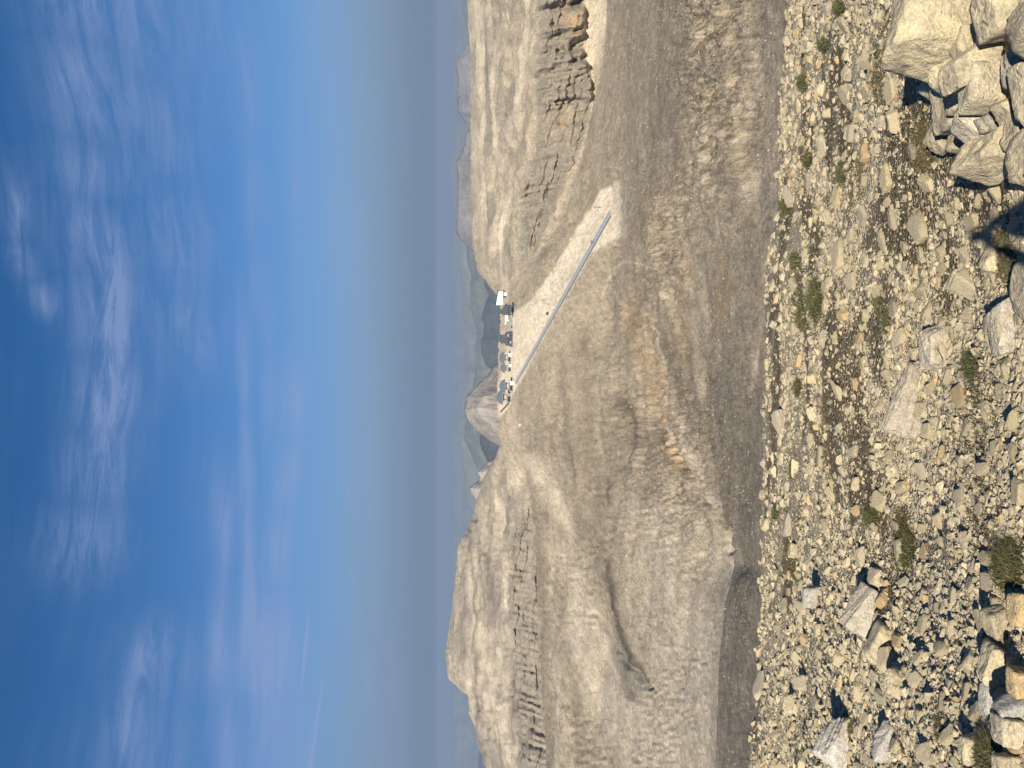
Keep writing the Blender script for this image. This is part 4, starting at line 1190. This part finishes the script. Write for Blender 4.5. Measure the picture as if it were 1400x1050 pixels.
# rubble far down in the valley
NR = 120000
cx_, cy_ = r_.uniform(700, 1060, NR), r_.uniform(-40, 1090, NR)
dens = 0.16 + np.exp(-((cx_ - 985) / 60) ** 2 - ((cy_ - 120) / 170) ** 2) + 0.7 * np.exp(-((cx_ - 920) / 45) ** 2 - ((cy_ - 330) / 90) ** 2) + 0.6 * np.exp(-((cx_ - 930) / 60) ** 2 - ((cy_ - 640) / 120) ** 2) \
    + 0.6 * np.exp(-((cx_ - 900) / 60) ** 2 - ((cy_ - 780) / 90) ** 2)
dens *= 1.0 + 1.6 * fbm(np.stack([cx_ / 22, cy_ / 30, 0 * cx_], -1), 3, 5)
keep = (r_.random(NR) < dens) & ~((cx_ > 765) & (cx_ < 857) & (cy_ > 238) & (cy_ < 350))
pos = []
for x, y in zip(cx_[keep], cy_[keep]):
    h, nr = hit(BV_V, x, y)
    if h is not None and 70 < h.length < 1300:
        pos.append(h[:])
    if len(pos) >= 32000:
        break
pos = np.array(pos)
nv = len(pos)
size = np.minimum(0.65 + 0.45 * (1 - r_.random(nv)) ** (-1 / 2.2), 2.4) * np.linalg.norm(pos, axis=1) / FPX * 0.75
tn = np.array((0.36, 0.295, 0.205)) * r_.choice([0.4, 0.7, 1.0, 1.3, 1.6], (nv, 1))
scatter('rubble', BV_V, pos, size, tn, hulls(12, 7, 4), 9, M_SCREE, 0.5, 0.1)

# ------------------------------------------------------------------ plants
M_GRASS = ground_mat('grass', [(6.0, 0.2), (40.0, 0.25)], 0.002, 0.2)


def blades(roots, length, lean, width, tones, seed):
    r_ = np.random.default_rng(seed)
    n = len(roots)
    a = r_.uniform(0, 2 * math.pi, n)
    l_ = length * r_.uniform(0.6, 1.2, n)
    dirh = np.stack([np.cos(a), np.sin(a), 0 * a], -1)
    side = np.stack([-np.sin(a), np.cos(a), 0 * a], -1)
    ln = lean * r_.uniform(0.2, 1.3, n)
    mid = roots + dirh * (l_ * ln * 0.35)[:, None] + np.array([0, 0, 1.0]) * (l_ * 0.62)[:, None]
    tip = roots + dirh * (l_ * ln)[:, None] + np.array([0, 0, 1.0]) * (l_ * (1.0 - 0.35 * ln))[:, None]
    wd = width * r_.uniform(0.7, 1.3, n)[:, None]
    V = np.stack([roots - side * wd, roots + side * wd, mid - side * wd * 0.7, mid + side * wd * 0.7, tip], 1)
    F = np.array([[0, 1, 3], [0, 3, 2], [2, 3, 4]])[None] + (np.arange(n) * 5)[:, None, None]
    return V.reshape(-1, 3), F.reshape(-1, 3), np.repeat(tones, 5, 0)


GREEN, OLIVE, STRAW, BROWN = np.array([0.062, 0.080, 0.030]), np.array([0.095, 0.092, 0.040]), np.array([0.26, 0.21, 0.105]), np.array([0.13, 0.095, 0.052])
TUFTS = [(1149, 12, 10, 14, 'short dark grass tuft among stones near the heap'), (1129, 60, 9, 14, 'single round grass tuft on the open scree below the slope edge'), (1098, 113, 9, 16, 'small green tuft growing beside a pale square stone at the slope edge'),
         (1107, 220, 9, 18, 'narrow dark green tuft on the upper scree above the brown soil band'), (1153, 236, 11, 22, 'bushy green tuft beside the brown soil band'), (1089, 358, 9, 20, 'compact green tuft at the slope edge by a pale track'),
         (1118, 402, 15, 42, 'widest green grass tuft with dry straw on one side'), (1098, 432, 10, 30, 'green tuft beside the widest grass tuft'), (1202, 410, 8, 20, 'thin green tuft at the head of the long grey outcrop'),
         (1214, 442, 7, 20, 'sliver of green grass against the pale edge of the long grey outcrop'), (1092, 530, 8, 20, 'dark green tuft alone at the slope edge'), (1086, 642, 8, 20, 'dark tuft at the slope edge above the soil hollow'),
         (1191, 706, 12, 22, 'spiky green tuft with pale straw beside the brown moss cushion'), (1241, 748, 15, 40, 'long green and brown moss cushion in a stony trough'), (1382, 772, 24, 46, 'large dark green grass clump beside an orange brown rock'),
         (1074, 284, 7, 16, 'tiny dark green tuft on the slope edge opposite the pale graded ground'), (1062, 700, 6, 16, 'tiny green tuft on the slope edge over the notch'), (1355, 1028, 22, 40, 'olive grass patch under the cluster of cream blocks'), (1330, 500, 16, 26, 'green moss patch at the end of the rounded pale slab')]
for k, (x, y, rx, ry, lb) in enumerate(TUFTS):
    r_ = np.random.default_rng(300 + k)
    n_ = int(260 + 2.6 * rx * ry)
    roots = []
    cl_ = [(r_.normal() * 0.13, r_.normal() * 0.16, r_.uniform(0.34, 0.5)) for _ in range(6)]
    while len(roots) < n_:
        qa, qb, qr = cl_[r_.integers(6)]
        h, _ = hit(BV_F, x + rx * 0.9 * (qa + qr * r_.normal() * 0.7), y + ry * 0.8 * (qb + qr * r_.normal() * 0.7))
        if h is not None and h.length < 25:
            roots.append(h[:])
    roots = np.array(roots)
    ctr = roots.mean(0)
    sl = np.linalg.norm(ctr)
    tk_ = r_.random(n_)[:, None]
    tones = np.where(tk_ < 0.42, GREEN, np.where(tk_ < 0.75, OLIVE, np.where(tk_ < 0.90, BROWN, STRAW))) * r_.uniform(0.7, 1.35, (n_, 1))
    V, F, TT = blades(roots - np.array([0, 0, 0.008]), (rx * 0.42 + 3.5) * sl / FPX, 1.15, 0.85 * sl / FPX * 0.55, tones, 400 + k)
    o_ = np_mesh('grass_tuft', V - ctr, F, TT, M_GRASS)
    o_.location = ctr
    tag(o_, lb, 'grass')
# thin brown-olive turf in the soil bands
roots = []
r_ = np.random.default_rng(77)
STRIPS = [([(1212, -10), (1210, 60), (1200, 100), (1196, 140)], 12), ([(1188, 190), (1175, 235), (1168, 275)], 9), ([(1262, 165), (1262, 215), (1270, 225)], 14), ([(1105, 380), (1112, 440)], 14), ([(1128, 540), (1125, 600), (1130, 680)], 6), ([(1232, 700), (1238, 770)], 12),
          ([(1335, 500), (1340, 640), (1345, 760)], 26), ([(1380, 740), (1378, 800)], 20), ([(1350, 1010), (1355, 1060)], 22), ([(1158, 985), (1165, 1000)], 10), ([(1072, 740), (1090, 800)], 6), ([(1290, 985), (1290, 1010)], 7), ([(1372, 320), (1378, 380)], 14)]
while len(roots) < 22000:
    pts, wd = STRIPS[r_.integers(len(STRIPS))]
    i = r_.integers(len(pts) - 1)
    t = r_.random()
    x = pts[i][0] + t * (pts[i + 1][0] - pts[i][0]) + r_.normal() * wd * 0.55
    y = pts[i][1] + t * (pts[i + 1][1] - pts[i][1]) + r_.normal() * wd * 0.55
    h, _ = hit(BV_F, x, y)
    if h is not None and h.length < 25:
        roots.append(h[:])
roots = np.array(roots)
n_ = len(roots)
tk_ = r_.random(n_)[:, None]
tones = np.where(tk_ < 0.35, OLIVE, np.where(tk_ < 0.8, BROWN, np.where(tk_ < 0.9, GREEN, STRAW * 0.8))) * r_.uniform(0.7, 1.3, (n_, 1))
V, F, TT = blades(roots - np.array([0, 0, 0.004]), 0.030, 1.0, 0.0030, tones, 79)
tag(np_mesh('ground_cover', V, F, TT, M_GRASS), kind='stuff')

# ------------------------------------------------------------------ things on the far saddle
M_WHITE = plain('white_cladding', (0.78, 0.77, 0.74), 0.6)
M_CONC = plain('concrete', (0.25, 0.24, 0.225), 0.85)
M_STEEL = plain('dark_steel', (0.075, 0.082, 0.095), 0.45)
M_BLUE = plain('blue_grey_sheet', (0.105, 0.13, 0.16), 0.35)
M_GALL = plain('gallery_roof', (0.29, 0.315, 0.33), 0.6)
M_GLASS = plain('dark_glass', (0.03, 0.04, 0.055), 0.15)


def part(name, parent, mat, boxes=(), prisms=(), smooth=False):
    """boxes: (x0,x1,y0,y1,z0,z1); prisms: (profile [(x,z)...], y0, y1)"""
    b = bmesh.new()
    for (x0, x1, y0, y1, z0, z1) in boxes:
        r = bmesh.ops.create_cube(b, size=1.0)
        for v in r['verts']:
            v.co = Vector((x1 if v.co.x > 0 else x0, y1 if v.co.y > 0 else y0, z1 if v.co.z > 0 else z0))
    for prof, y0, y1 in prisms:
        lo = [b.verts.new((x, y0, z)) for x, z in prof]
        hi = [b.verts.new((x, y1, z)) for x, z in prof]
        n = len(prof)
        b.faces.new(lo)
        b.faces.new(hi[::-1])
        for i in range(n):
            b.faces.new((lo[(i + 1) % n], lo[i], hi[i], hi[(i + 1) % n]))
    bmesh.ops.recalc_face_normals(b, faces=b.faces[:])
    m = bpy.data.meshes.new(name)
    b.to_mesh(m)
    b.free()
    m.materials.append(mat)
    o = bpy.data.objects.new(name, m)
    COL.objects.link(o)
    if parent is not None:
        o.parent = parent
    return o


def site(px, py):
    h, _ = hit(BV_V, px, py)
    return h, math.atan2(h.x, h.y), h.length / FPX


def barrel(w_, h_, z0, n=9):
    """arched roof profile"""
    return [(w_ * math.cos(math.pi * i / (n - 1)), z0 + h_ * math.sin(math.pi * i / (n - 1))) for i in range(n)]


# white hall
h, a, k = site(692, 407)
k *= 1.12
t = tag(empty('white_hall', h, -a), 'bright white hall with a sloping top on the crest, beyond the dark lattice station', 'building')
part('plinth', t, M_CONC, boxes=[(-9 * k, 7 * k, 0, 9 * k, -6, 3.6 * k)])
part('wall', t, M_WHITE, prisms=[([(-8.5 * k, 3.6 * k), (7.6 * k, 4.4 * k), (7.0 * k, 9.6 * k), (-9.2 * k, 12.2 * k)], -0.6 * k, 8.5 * k)])
part('roof', t, M_STEEL, prisms=[([(-9.8 * k, 12.35 * k), (8.6 * k, 9.5 * k), (8.6 * k, 10.1 * k), (-9.8 * k, 12.9 * k)], 0.4 * k, 9 * k)])
part('door', t, M_GLASS, boxes=[(0.2 * k, 1.8 * k, -0.25 * k, 0.1, 0, 3.3 * k)])
part('annex', t, M_WHITE, boxes=[(2.4 * k, 6.4 * k, -2.2 * k, -0.05 * k, -4, 2.7 * k)])
# lattice station
h, a, k = site(703, 424)
k *= 1.12
t = tag(empty('lattice_station', h, -a), 'dark lattice station on legs standing between the white hall and the container row', 'building')
for sx in (-5.5, 4.5):
    for sy in (0, 7):
        part('leg', t, M_STEEL, boxes=[(sx * k, (sx + 1.0) * k, sy * k, (sy + 1) * k, -6, 8 * k)])
part('hall', t, M_STEEL, prisms=[([(-7 * k, 4 * k), (6 * k, 3 * k), (7 * k, 9 * k), (2 * k, 13 * k), (-6 * k, 12 * k)], 0.5 * k, 8 * k)])
part('roof', t, M_BLUE, prisms=[([(-7.5 * k, 12.1 * k), (2.2 * k, 13.1 * k), (8 * k, 8.9 * k), (8.2 * k, 9.6 * k), (2.3 * k, 14 * k), (-7.5 * k, 13 * k)], 0, 9 * k)])
part('upper_cabin', t, M_STEEL, boxes=[(-5 * k, 1 * k, 2 * k, 7 * k, 13.9 * k, 18 * k)])
for i in range(3):
    part('window', t, M_GLASS, boxes=[((-4 + 3 * i) * k, (-2.4 + 3 * i) * k, 0.3 * k, 0.55 * k, 6 * k, 8 * k)])
part('gantry', t, M_CONC, boxes=[(5 * k, 7.4 * k, -2 * k, 9 * k, 12 * k, 12.8 * k)])
for sz in (1.5, 6.5):
    part('boom', t, M_STEEL, boxes=[(-8.6 * k, -5 * k, 1 * k, 1.8 * k, sz * k, (sz + 0.6) * k)])
# container row
h, a, k = site(695, 437)
k *= 1.12
t = tag(empty('container_row', h, -a), 'low white row of site containers beside the dark lattice station', 'container')
for i in range(3):
    c_ = part('container', t, M_WHITE, boxes=[((-6 + 4 * i) * k, (-2.1 + 4 * i) * k, 0, 4 * k, -4, 3.9 * k)])
    part('window', c_, M_GLASS, boxes=[((-4.6 + 4 * i) * k, (-3.6 + 4 * i) * k, -0.12 * k, 0.05, 1.6 * k, 2.6 * k)])
# terrace wall
h, a, k = site(701, 446)
t = tag(empty('concrete_terrace', h, -a), 'plain grey concrete terrace between the container row and the stepped hall', 'terrace')
part('wall', t, M_CONC, prisms=[([(-8.5 * k, -6), (7.5 * k, -6), (7.0 * k, 7.5 * k), (-8.0 * k, 9.0 * k)], 1.2 * k, 9 * k)])
part('parapet', t, M_CONC, prisms=[([(-8.2 * k, 9.0 * k), (7.2 * k, 7.5 * k), (7.2 * k, 8.4 * k), (-8.2 * k, 9.9 * k)], 0.9 * k, 1.6 * k)])
part('door', t, M_GLASS, boxes=[(-2.0 * k, 0.2 * k, 1.0 * k, 1.25 * k, 0, 2.6 * k)])
# stepped dark hall
h, a, k = site(702, 464)
k *= 1.12
t = tag(empty('stepped_hall', h, -a), 'big dark stepped hall with window rows, largest building on the saddle', 'building')
part('plinth', t, M_CONC, boxes=[(-9 * k, 9 * k, -0.4 * k, 10 * k, -6, 1.2 * k)])
part('wall', t, M_STEEL, prisms=[([(-9.5 * k, 1.2 * k), (8.5 * k, 1.2 * k), (9 * k, 8 * k), (5 * k, 11 * k), (-7 * k, 9 * k)], 0, 10 * k)])
part('upper_wall', t, M_STEEL, prisms=[([(-5 * k, 8.5 * k), (5 * k, 9.5 * k), (6 * k, 15.5 * k), (-1 * k, 17 * k), (-5 * k, 13 * k)], 1.5 * k, 9 * k)])
part('roof', t, M_BLUE, prisms=[([(-5.6 * k, 12.9 * k), (-1 * k, 17.2 * k), (6.6 * k, 15.6 * k), (6.7 * k, 16.4 * k), (-1 * k, 18.1 * k), (-5.9 * k, 13.6 * k)], 0.8 * k, 9.5 * k)])
for r in range(2):
    for i in range(3):
        part('window', t, M_GALL if (r + i) % 3 == 0 else M_GLASS, boxes=[((-5 + 4.2 * i) * k, (-2.4 + 4.2 * i) * k, -0.2 * k, 0.06, (2.6 + 3.0 * r) * k, (4.4 + 3.0 * r) * k)])


def lift_station(px, py, s, lab, white=True):
    h, a, k = site(px, py)
    k *= s
    t = tag(empty('lift_station', h, -a), lab, 'lift station')
    part('base', t, M_CONC, boxes=[(-4.5 * k, 3.5 * k, 0, 5 * k, -6, 3.6 * k)])
    if white:
        part('cabin', t, M_WHITE, boxes=[(1.0 * k, 4.4 * k, -1.4 * k, -0.1 * k, -4, 2.9 * k)])
    part('window', t, M_GLASS, boxes=[(-3.9 * k, 0.6 * k, -0.18 * k, 0.05, 1.0 * k, 3.1 * k)])
    for sx in (-2.6, 2.0):
        part('column', t, M_CONC, boxes=[(sx * k, (sx + 0.9) * k, 1.6 * k, 2.8 * k, 3.6 * k, 7.6 * k)])
    part('cover', t, M_BLUE, prisms=[(barrel(6 * k, 4.4 * k, 7.6 * k), -0.5 * k, 6.5 * k)])
    part('rim', t, M_CONC, prisms=[([(-6.3 * k, 7.0 * k), (6.3 * k, 7.0 * k), (6.3 * k, 7.55 * k), (-6.3 * k, 7.55 * k)], -0.8 * k, 6.8 * k)])
    b = bmesh.new()
    bmesh.ops.create_cone(b, cap_ends=True, segments=18, radius1=3.4 * k, radius2=3.4 * k, depth=0.5 * k)
    m = bpy.data.meshes.new('bullwheel')
    b.to_mesh(m)
    b.free()
    m.materials.append(M_STEEL)
    o = bpy.data.objects.new('bullwheel', m)
    o.location = (0, 3 * k, 6.2 * k)
    o.parent = t
    COL.objects.link(o)
    return t


lift_station(699, 489, 1.3, 'lift station with arched cover and a white cabin, next to the stepped dark hall')
lift_station(699, 503, 1.15, 'smallest arched lift station, between two larger ones')
lift_station(702, 528, 1.55, 'arched blue grey lift station with white cabin where the covered gallery ends')
lift_station(699, 543, 1.6, 'last arched lift station of the row, with concrete base beside the sloping walkway', False)


def gallery(name, pix, hw, hh, lab, cat, mroof, mwall, ends=None):
    pts = []
    for (x0, y0), (x1, y1) in zip(pix[:-1], pix[1:]):
        for t in np.linspace(0, 1, 14, endpoint=False):
            h, _ = hit(BV_V, x0 + t * (x1 - x0), y0 + t * (y1 - y0))
            pts.append(np.array(h[:]))
    pts.append(np.array(hit(BV_V, *pix[-1])[0][:]))
    pts = np.array(pts)
    # straight from end to end, on the graded ground
    if ends is not None:
        pts = np.array([ends[0], ends[1]])
    pts = pts[0] + (pts[-1] - pts[0]) * np.linspace(0, 1, 30)[:, None]
    org = pts[0].copy()
    root = tag(empty(name, org), lab, cat)
    tg = np.gradient(pts, axis=0)
    sd = np.stack([tg[:, 1], -tg[:, 0], 0 * tg[:, 0]], -1)
    sd /= np.linalg.norm(sd, axis=1, keepdims=True)

    def sweep(nm, prof, mat):
        V = pts[:, None, :] - org + sd[:, None, :] * np.array([p[0] for p in prof])[None, :, None] + np.array([0, 0, 1.0]) * np.array([p[1] for p in prof])[None, :, None]
        R, C = V.shape[:2]
        idx = np.arange(R * C).reshape(R, C)
        idx2 = np.concatenate([idx, idx[:, :1]], 1)
        q = np.stack([idx2[:-1, :-1], idx2[1:, :-1], idx2[1:, 1:], idx2[:-1, 1:]], -1).reshape(-1, 4)
        o = np_mesh(nm, V.reshape(-1, 3), q, None, mat)
        o.parent = root
        return o
    sweep('side_wall', [(-hw * 0.96, -2.5), (hw * 0.96, -2.5), (hw * 0.96, hh * 0.55), (-hw * 0.96, hh * 0.55)], mwall)
    sweep('roof', [(-hw * 1.03, hh * 0.56), (hw * 1.03, hh * 0.56), (hw * 0.9, hh * 0.82), (hw * 0.45, hh), (-hw * 0.45, hh), (-hw * 0.9, hh * 0.82)], mroof)
    for i, nm in ((0, 'portal'), (-1, 'portal')):
        rz = math.atan2(tg[i][1], tg[i][0])
        o = part(nm, root, M_CONC, prisms=[([(-hw * 1.1, -2), (hw * 1.1, -2), (hw * 1.1, hh * 0.6), (hw * 0.5, hh * 1.07), (-hw * 0.5, hh * 1.07), (-hw * 1.1, hh * 0.6)], -0.4, 0.4)])
        o.location = pts[i] - org
        o.rotation_euler = (0, 0, rz - math.pi / 2)
    return root


gallery('covered_gallery', [(836, 292), (812, 333), (770, 407), (735, 470), (706, 523)], 2.7, 2.2, 'long straight blue grey covered conveyor gallery climbing the pale graded ground', 'conveyor', M_GALL, M_BLUE, (GA, GB))
gallery('sloping_walkway', [(697, 550), (690, 557), (685, 563)], 1.4, 1.6, 'short dark covered walkway running up from the last arched lift station', 'walkway', M_STEEL, M_STEEL)


def hut(name, px, py, s, mw, mr, lab, cat='hut'):
    h, a, k = site(px, py)
    k *= s
    t = tag(empty(name, h, -a + 0.3), lab, cat)
    part('wall', t, mw, prisms=[([(-2 * k, -2), (2 * k, -2), (2 * k, 2.2 * k), (0, 3.4 * k), (-2 * k, 2.2 * k)], 0, 3.2 * k)])
    part('roof', t, mr, prisms=[([(-2.4 * k, 2.0 * k), (0, 3.45 * k), (2.4 * k, 2.0 * k), (2.4 * k, 2.35 * k), (0, 3.85 * k), (-2.4 * k, 2.35 * k)], -0.3 * k, 3.5 * k)])
    part('door', t, M_GLASS, boxes=[(-0.6 * k, 0.6 * k, -0.12 * k, 0.05, 0, 1.7 * k)])
    return t


hut('equipment_hut', 750, 428, 0.95, M_STEEL, M_STEEL, 'small dark hut alone on the pale ground beside the covered gallery')
hut('white_hut', 712, 581, 0.7, M_WHITE, M_WHITE, 'tiny white hut alone on the brown slope past the sloping walkway')
hut('mast_cabin', 821, 287, 0.75, M_WHITE, M_CONC, 'tiny white cabin at the foot of the slender mast', 'cabin')
# slender mast
h, a, k = site(821, 283.5)
t = tag(empty('mast', h, -a), 'slender steel mast with a crossbar on the pale graded ground', 'mast')
part('pole', t, M_STEEL, boxes=[(-0.3 * k, 0.3 * k, -0.3 * k, 0.3 * k, -2, 9 * k)])
part('crossbar', t, M_STEEL, boxes=[(-1.6 * k, 1.6 * k, -0.2 * k, 0.2 * k, 7.4 * k, 7.9 * k)])
part('footing', t, M_CONC, boxes=[(-0.9 * k, 0.9 * k, -0.9 * k, 0.9 * k, -2, 0.6 * k)])
# gantry over the gallery
h, a, k = site(815, 331)
t = tag(empty('gantry_pylon', h, -a), 'short dark pylon with sheave arm straddling the covered gallery', 'pylon')
part('pole', t, M_STEEL, boxes=[(-0.5 * k, 0.5 * k, -0.5 * k, 0.5 * k, -2, 7.5 * k)])
part('sheave_arm', t, M_STEEL, boxes=[(-2.4 * k, 2.4 * k, -0.4 * k, 0.4 * k, 6.6 * k, 7.3 * k)])
for sx in (-2.2, 1.4):
    part('sheave', t, M_BLUE, boxes=[(sx * k, (sx + 0.8) * k, -0.9 * k, 0.9 * k, 5.6 * k, 6.6 * k)])

# ------------------------------------------------------------------ the person who takes the picture
# stands behind the phone; the shadow falls down the slope beside the heap
VS, ES = [], []


def chain(start, pts):
    prev = start
    for p in pts:
        VS.append(p)
        ES.append((prev, len(VS) - 1))
        prev = len(VS) - 1
    return prev


VS.append((0, -0.46, -0.72, 0.155, 0.115))                       # pelvis
chest = chain(0, [(0, -0.46, -0.52, 0.145, 0.105), (0, -0.45, -0.28, 0.21, 0.13)])
neck = chain(chest, [(0, -0.45, -0.13, 0.075, 0.07), (0, -0.43, -0.05, 0.06, 0.06)])
chain(neck, [(0, -0.42, 0.03, 0.082, 0.098), (0, -0.43, 0.10, 0.078, 0.095), (0, -0.44, 0.155, 0.05, 0.06)])
for sx in (-1, 1):
    chain(0, [(sx * 0.10, -0.46, -0.80, 0.095, 0.095), (sx * 0.12, -0.43, -1.18, 0.062, 0.065), (sx * 0.13, -0.47, -1.53, 0.042, 0.045), (sx * 0.14, -0.36, -1.60, 0.038, 0.03)])
    wr = chain(chest, [(sx * 0.19, -0.45, -0.19, 0.085, 0.08), (sx * 0.22, -0.30, -0.32, 0.068, 0.066), (sx * 0.12, -0.14, -0.13, 0.040, 0.038), (sx * 0.085, -0.10, -0.07, 0.034, 0.020)])
    for k in range(4):
        chain(wr, [(sx * 0.062, -0.075, -0.075 + 0.021 * k, 0.009, 0.009), (sx * (0.048 - 0.003 * k), -0.052, -0.072 + 0.023 * k, 0.008, 0.008), (sx * 0.030, -0.050, -0.070 + 0.023 * k, 0.007, 0.007)])
    chain(wr, [(sx * 0.060, -0.105, -0.035, 0.010, 0.010), (sx * 0.035, -0.085, -0.015, 0.008, 0.008)])
pm = bpy.data.meshes.new('person')
pm.from_pydata([v[:3] for v in VS], ES, [])
per = bpy.data.objects.new('person', pm)
COL.objects.link(per)
per.modifiers.new('skin', 'SKIN').use_smooth_shade = True
sv = pm.skin_vertices[0].data
for i, v in enumerate(VS):
    sv[i].radius = v[3:]
    sv[i].use_root = i == 0
per.modifiers.new('smooth', 'SUBSURF').levels = 2
per.modifiers['smooth'].render_levels = 2
mp_, tp_, bp_ = new_mat('clothed_body')
tcp = tp_.n('ShaderNodeTexCoord')
sp_ = tp_.n('ShaderNodeSeparateXYZ')
tp_.l(tcp.outputs['Object'], sp_.inputs[0])
zc = sp_.outputs[2]
c1 = tp_.mix(tp_.math('GREATER_THAN', zc, -0.72), (0.06, 0.07, 0.09), (0.10, 0.13, 0.20))
c2 = tp_.mix(tp_.math('GREATER_THAN', zc, -0.11), c1, (0.50, 0.33, 0.25))
c3 = tp_.mix(tp_.math('LESS_THAN', zc, -1.50), c2, (0.05, 0.04, 0.035))
tp_.l(c3, bp_.inputs['Base Color'])
pm.materials.append(mp_)
tag(per, 'person in a blue shirt and dark trousers holding up a phone with both hands', 'person')
W, F = ico(3)
keep_f = [f for f in F if W[f].mean(0)[2] > 0.05 or W[f].mean(0)[1] < -0.25]
hair = np_mesh('hair', W * np.array([0.092, 0.108, 0.098]) + np.array([0, -0.437, 0.078]), np.array(keep_f), None, plain('dark_hair', (0.04, 0.03, 0.022), 0.7, 0, 0.3, 60.0), True)
hair.parent = per
ph = empty('phone', (0, -0.046, 0))
tag(ph, 'slim dark phone held upright in two hands', 'phone')
part('case', ph, M_STEEL, boxes=[(-0.036, 0.036, -0.004, 0.004, -0.074, 0.074)])
part('screen', ph, M_GLASS, boxes=[(-0.033, 0.033, -0.0052, -0.0041, -0.070, 0.070)])
rk = empty('shadow_rucksack', (0, -0.60, -0.62))  # unseen pack, added to make the cast shadow more solid
tag(rk, 'bulky dark rucksack added on the back of the person to thicken the cast shadow', 'shadow_rucksack')
pk = part('pack', rk, M_STEEL, prisms=[([(-0.20, 0.0), (0.20, 0.0), (0.22, 0.25), (0.20, 0.52), (0.13, 0.62), (-0.13, 0.62), (-0.20, 0.52), (-0.22, 0.25)], -0.24, 0.0)])
part('lid', rk, M_BLUE, prisms=[([(-0.15, 0.625), (0.15, 0.625), (0.13, 0.70), (-0.13, 0.70)], -0.23, 0.01)])
for sx in (-1, 1):
    part('strap', rk, M_STEEL, boxes=[(sx * 0.12 - 0.025, sx * 0.12 + 0.025, 0.002, 0.03, 0.05, 0.55)])
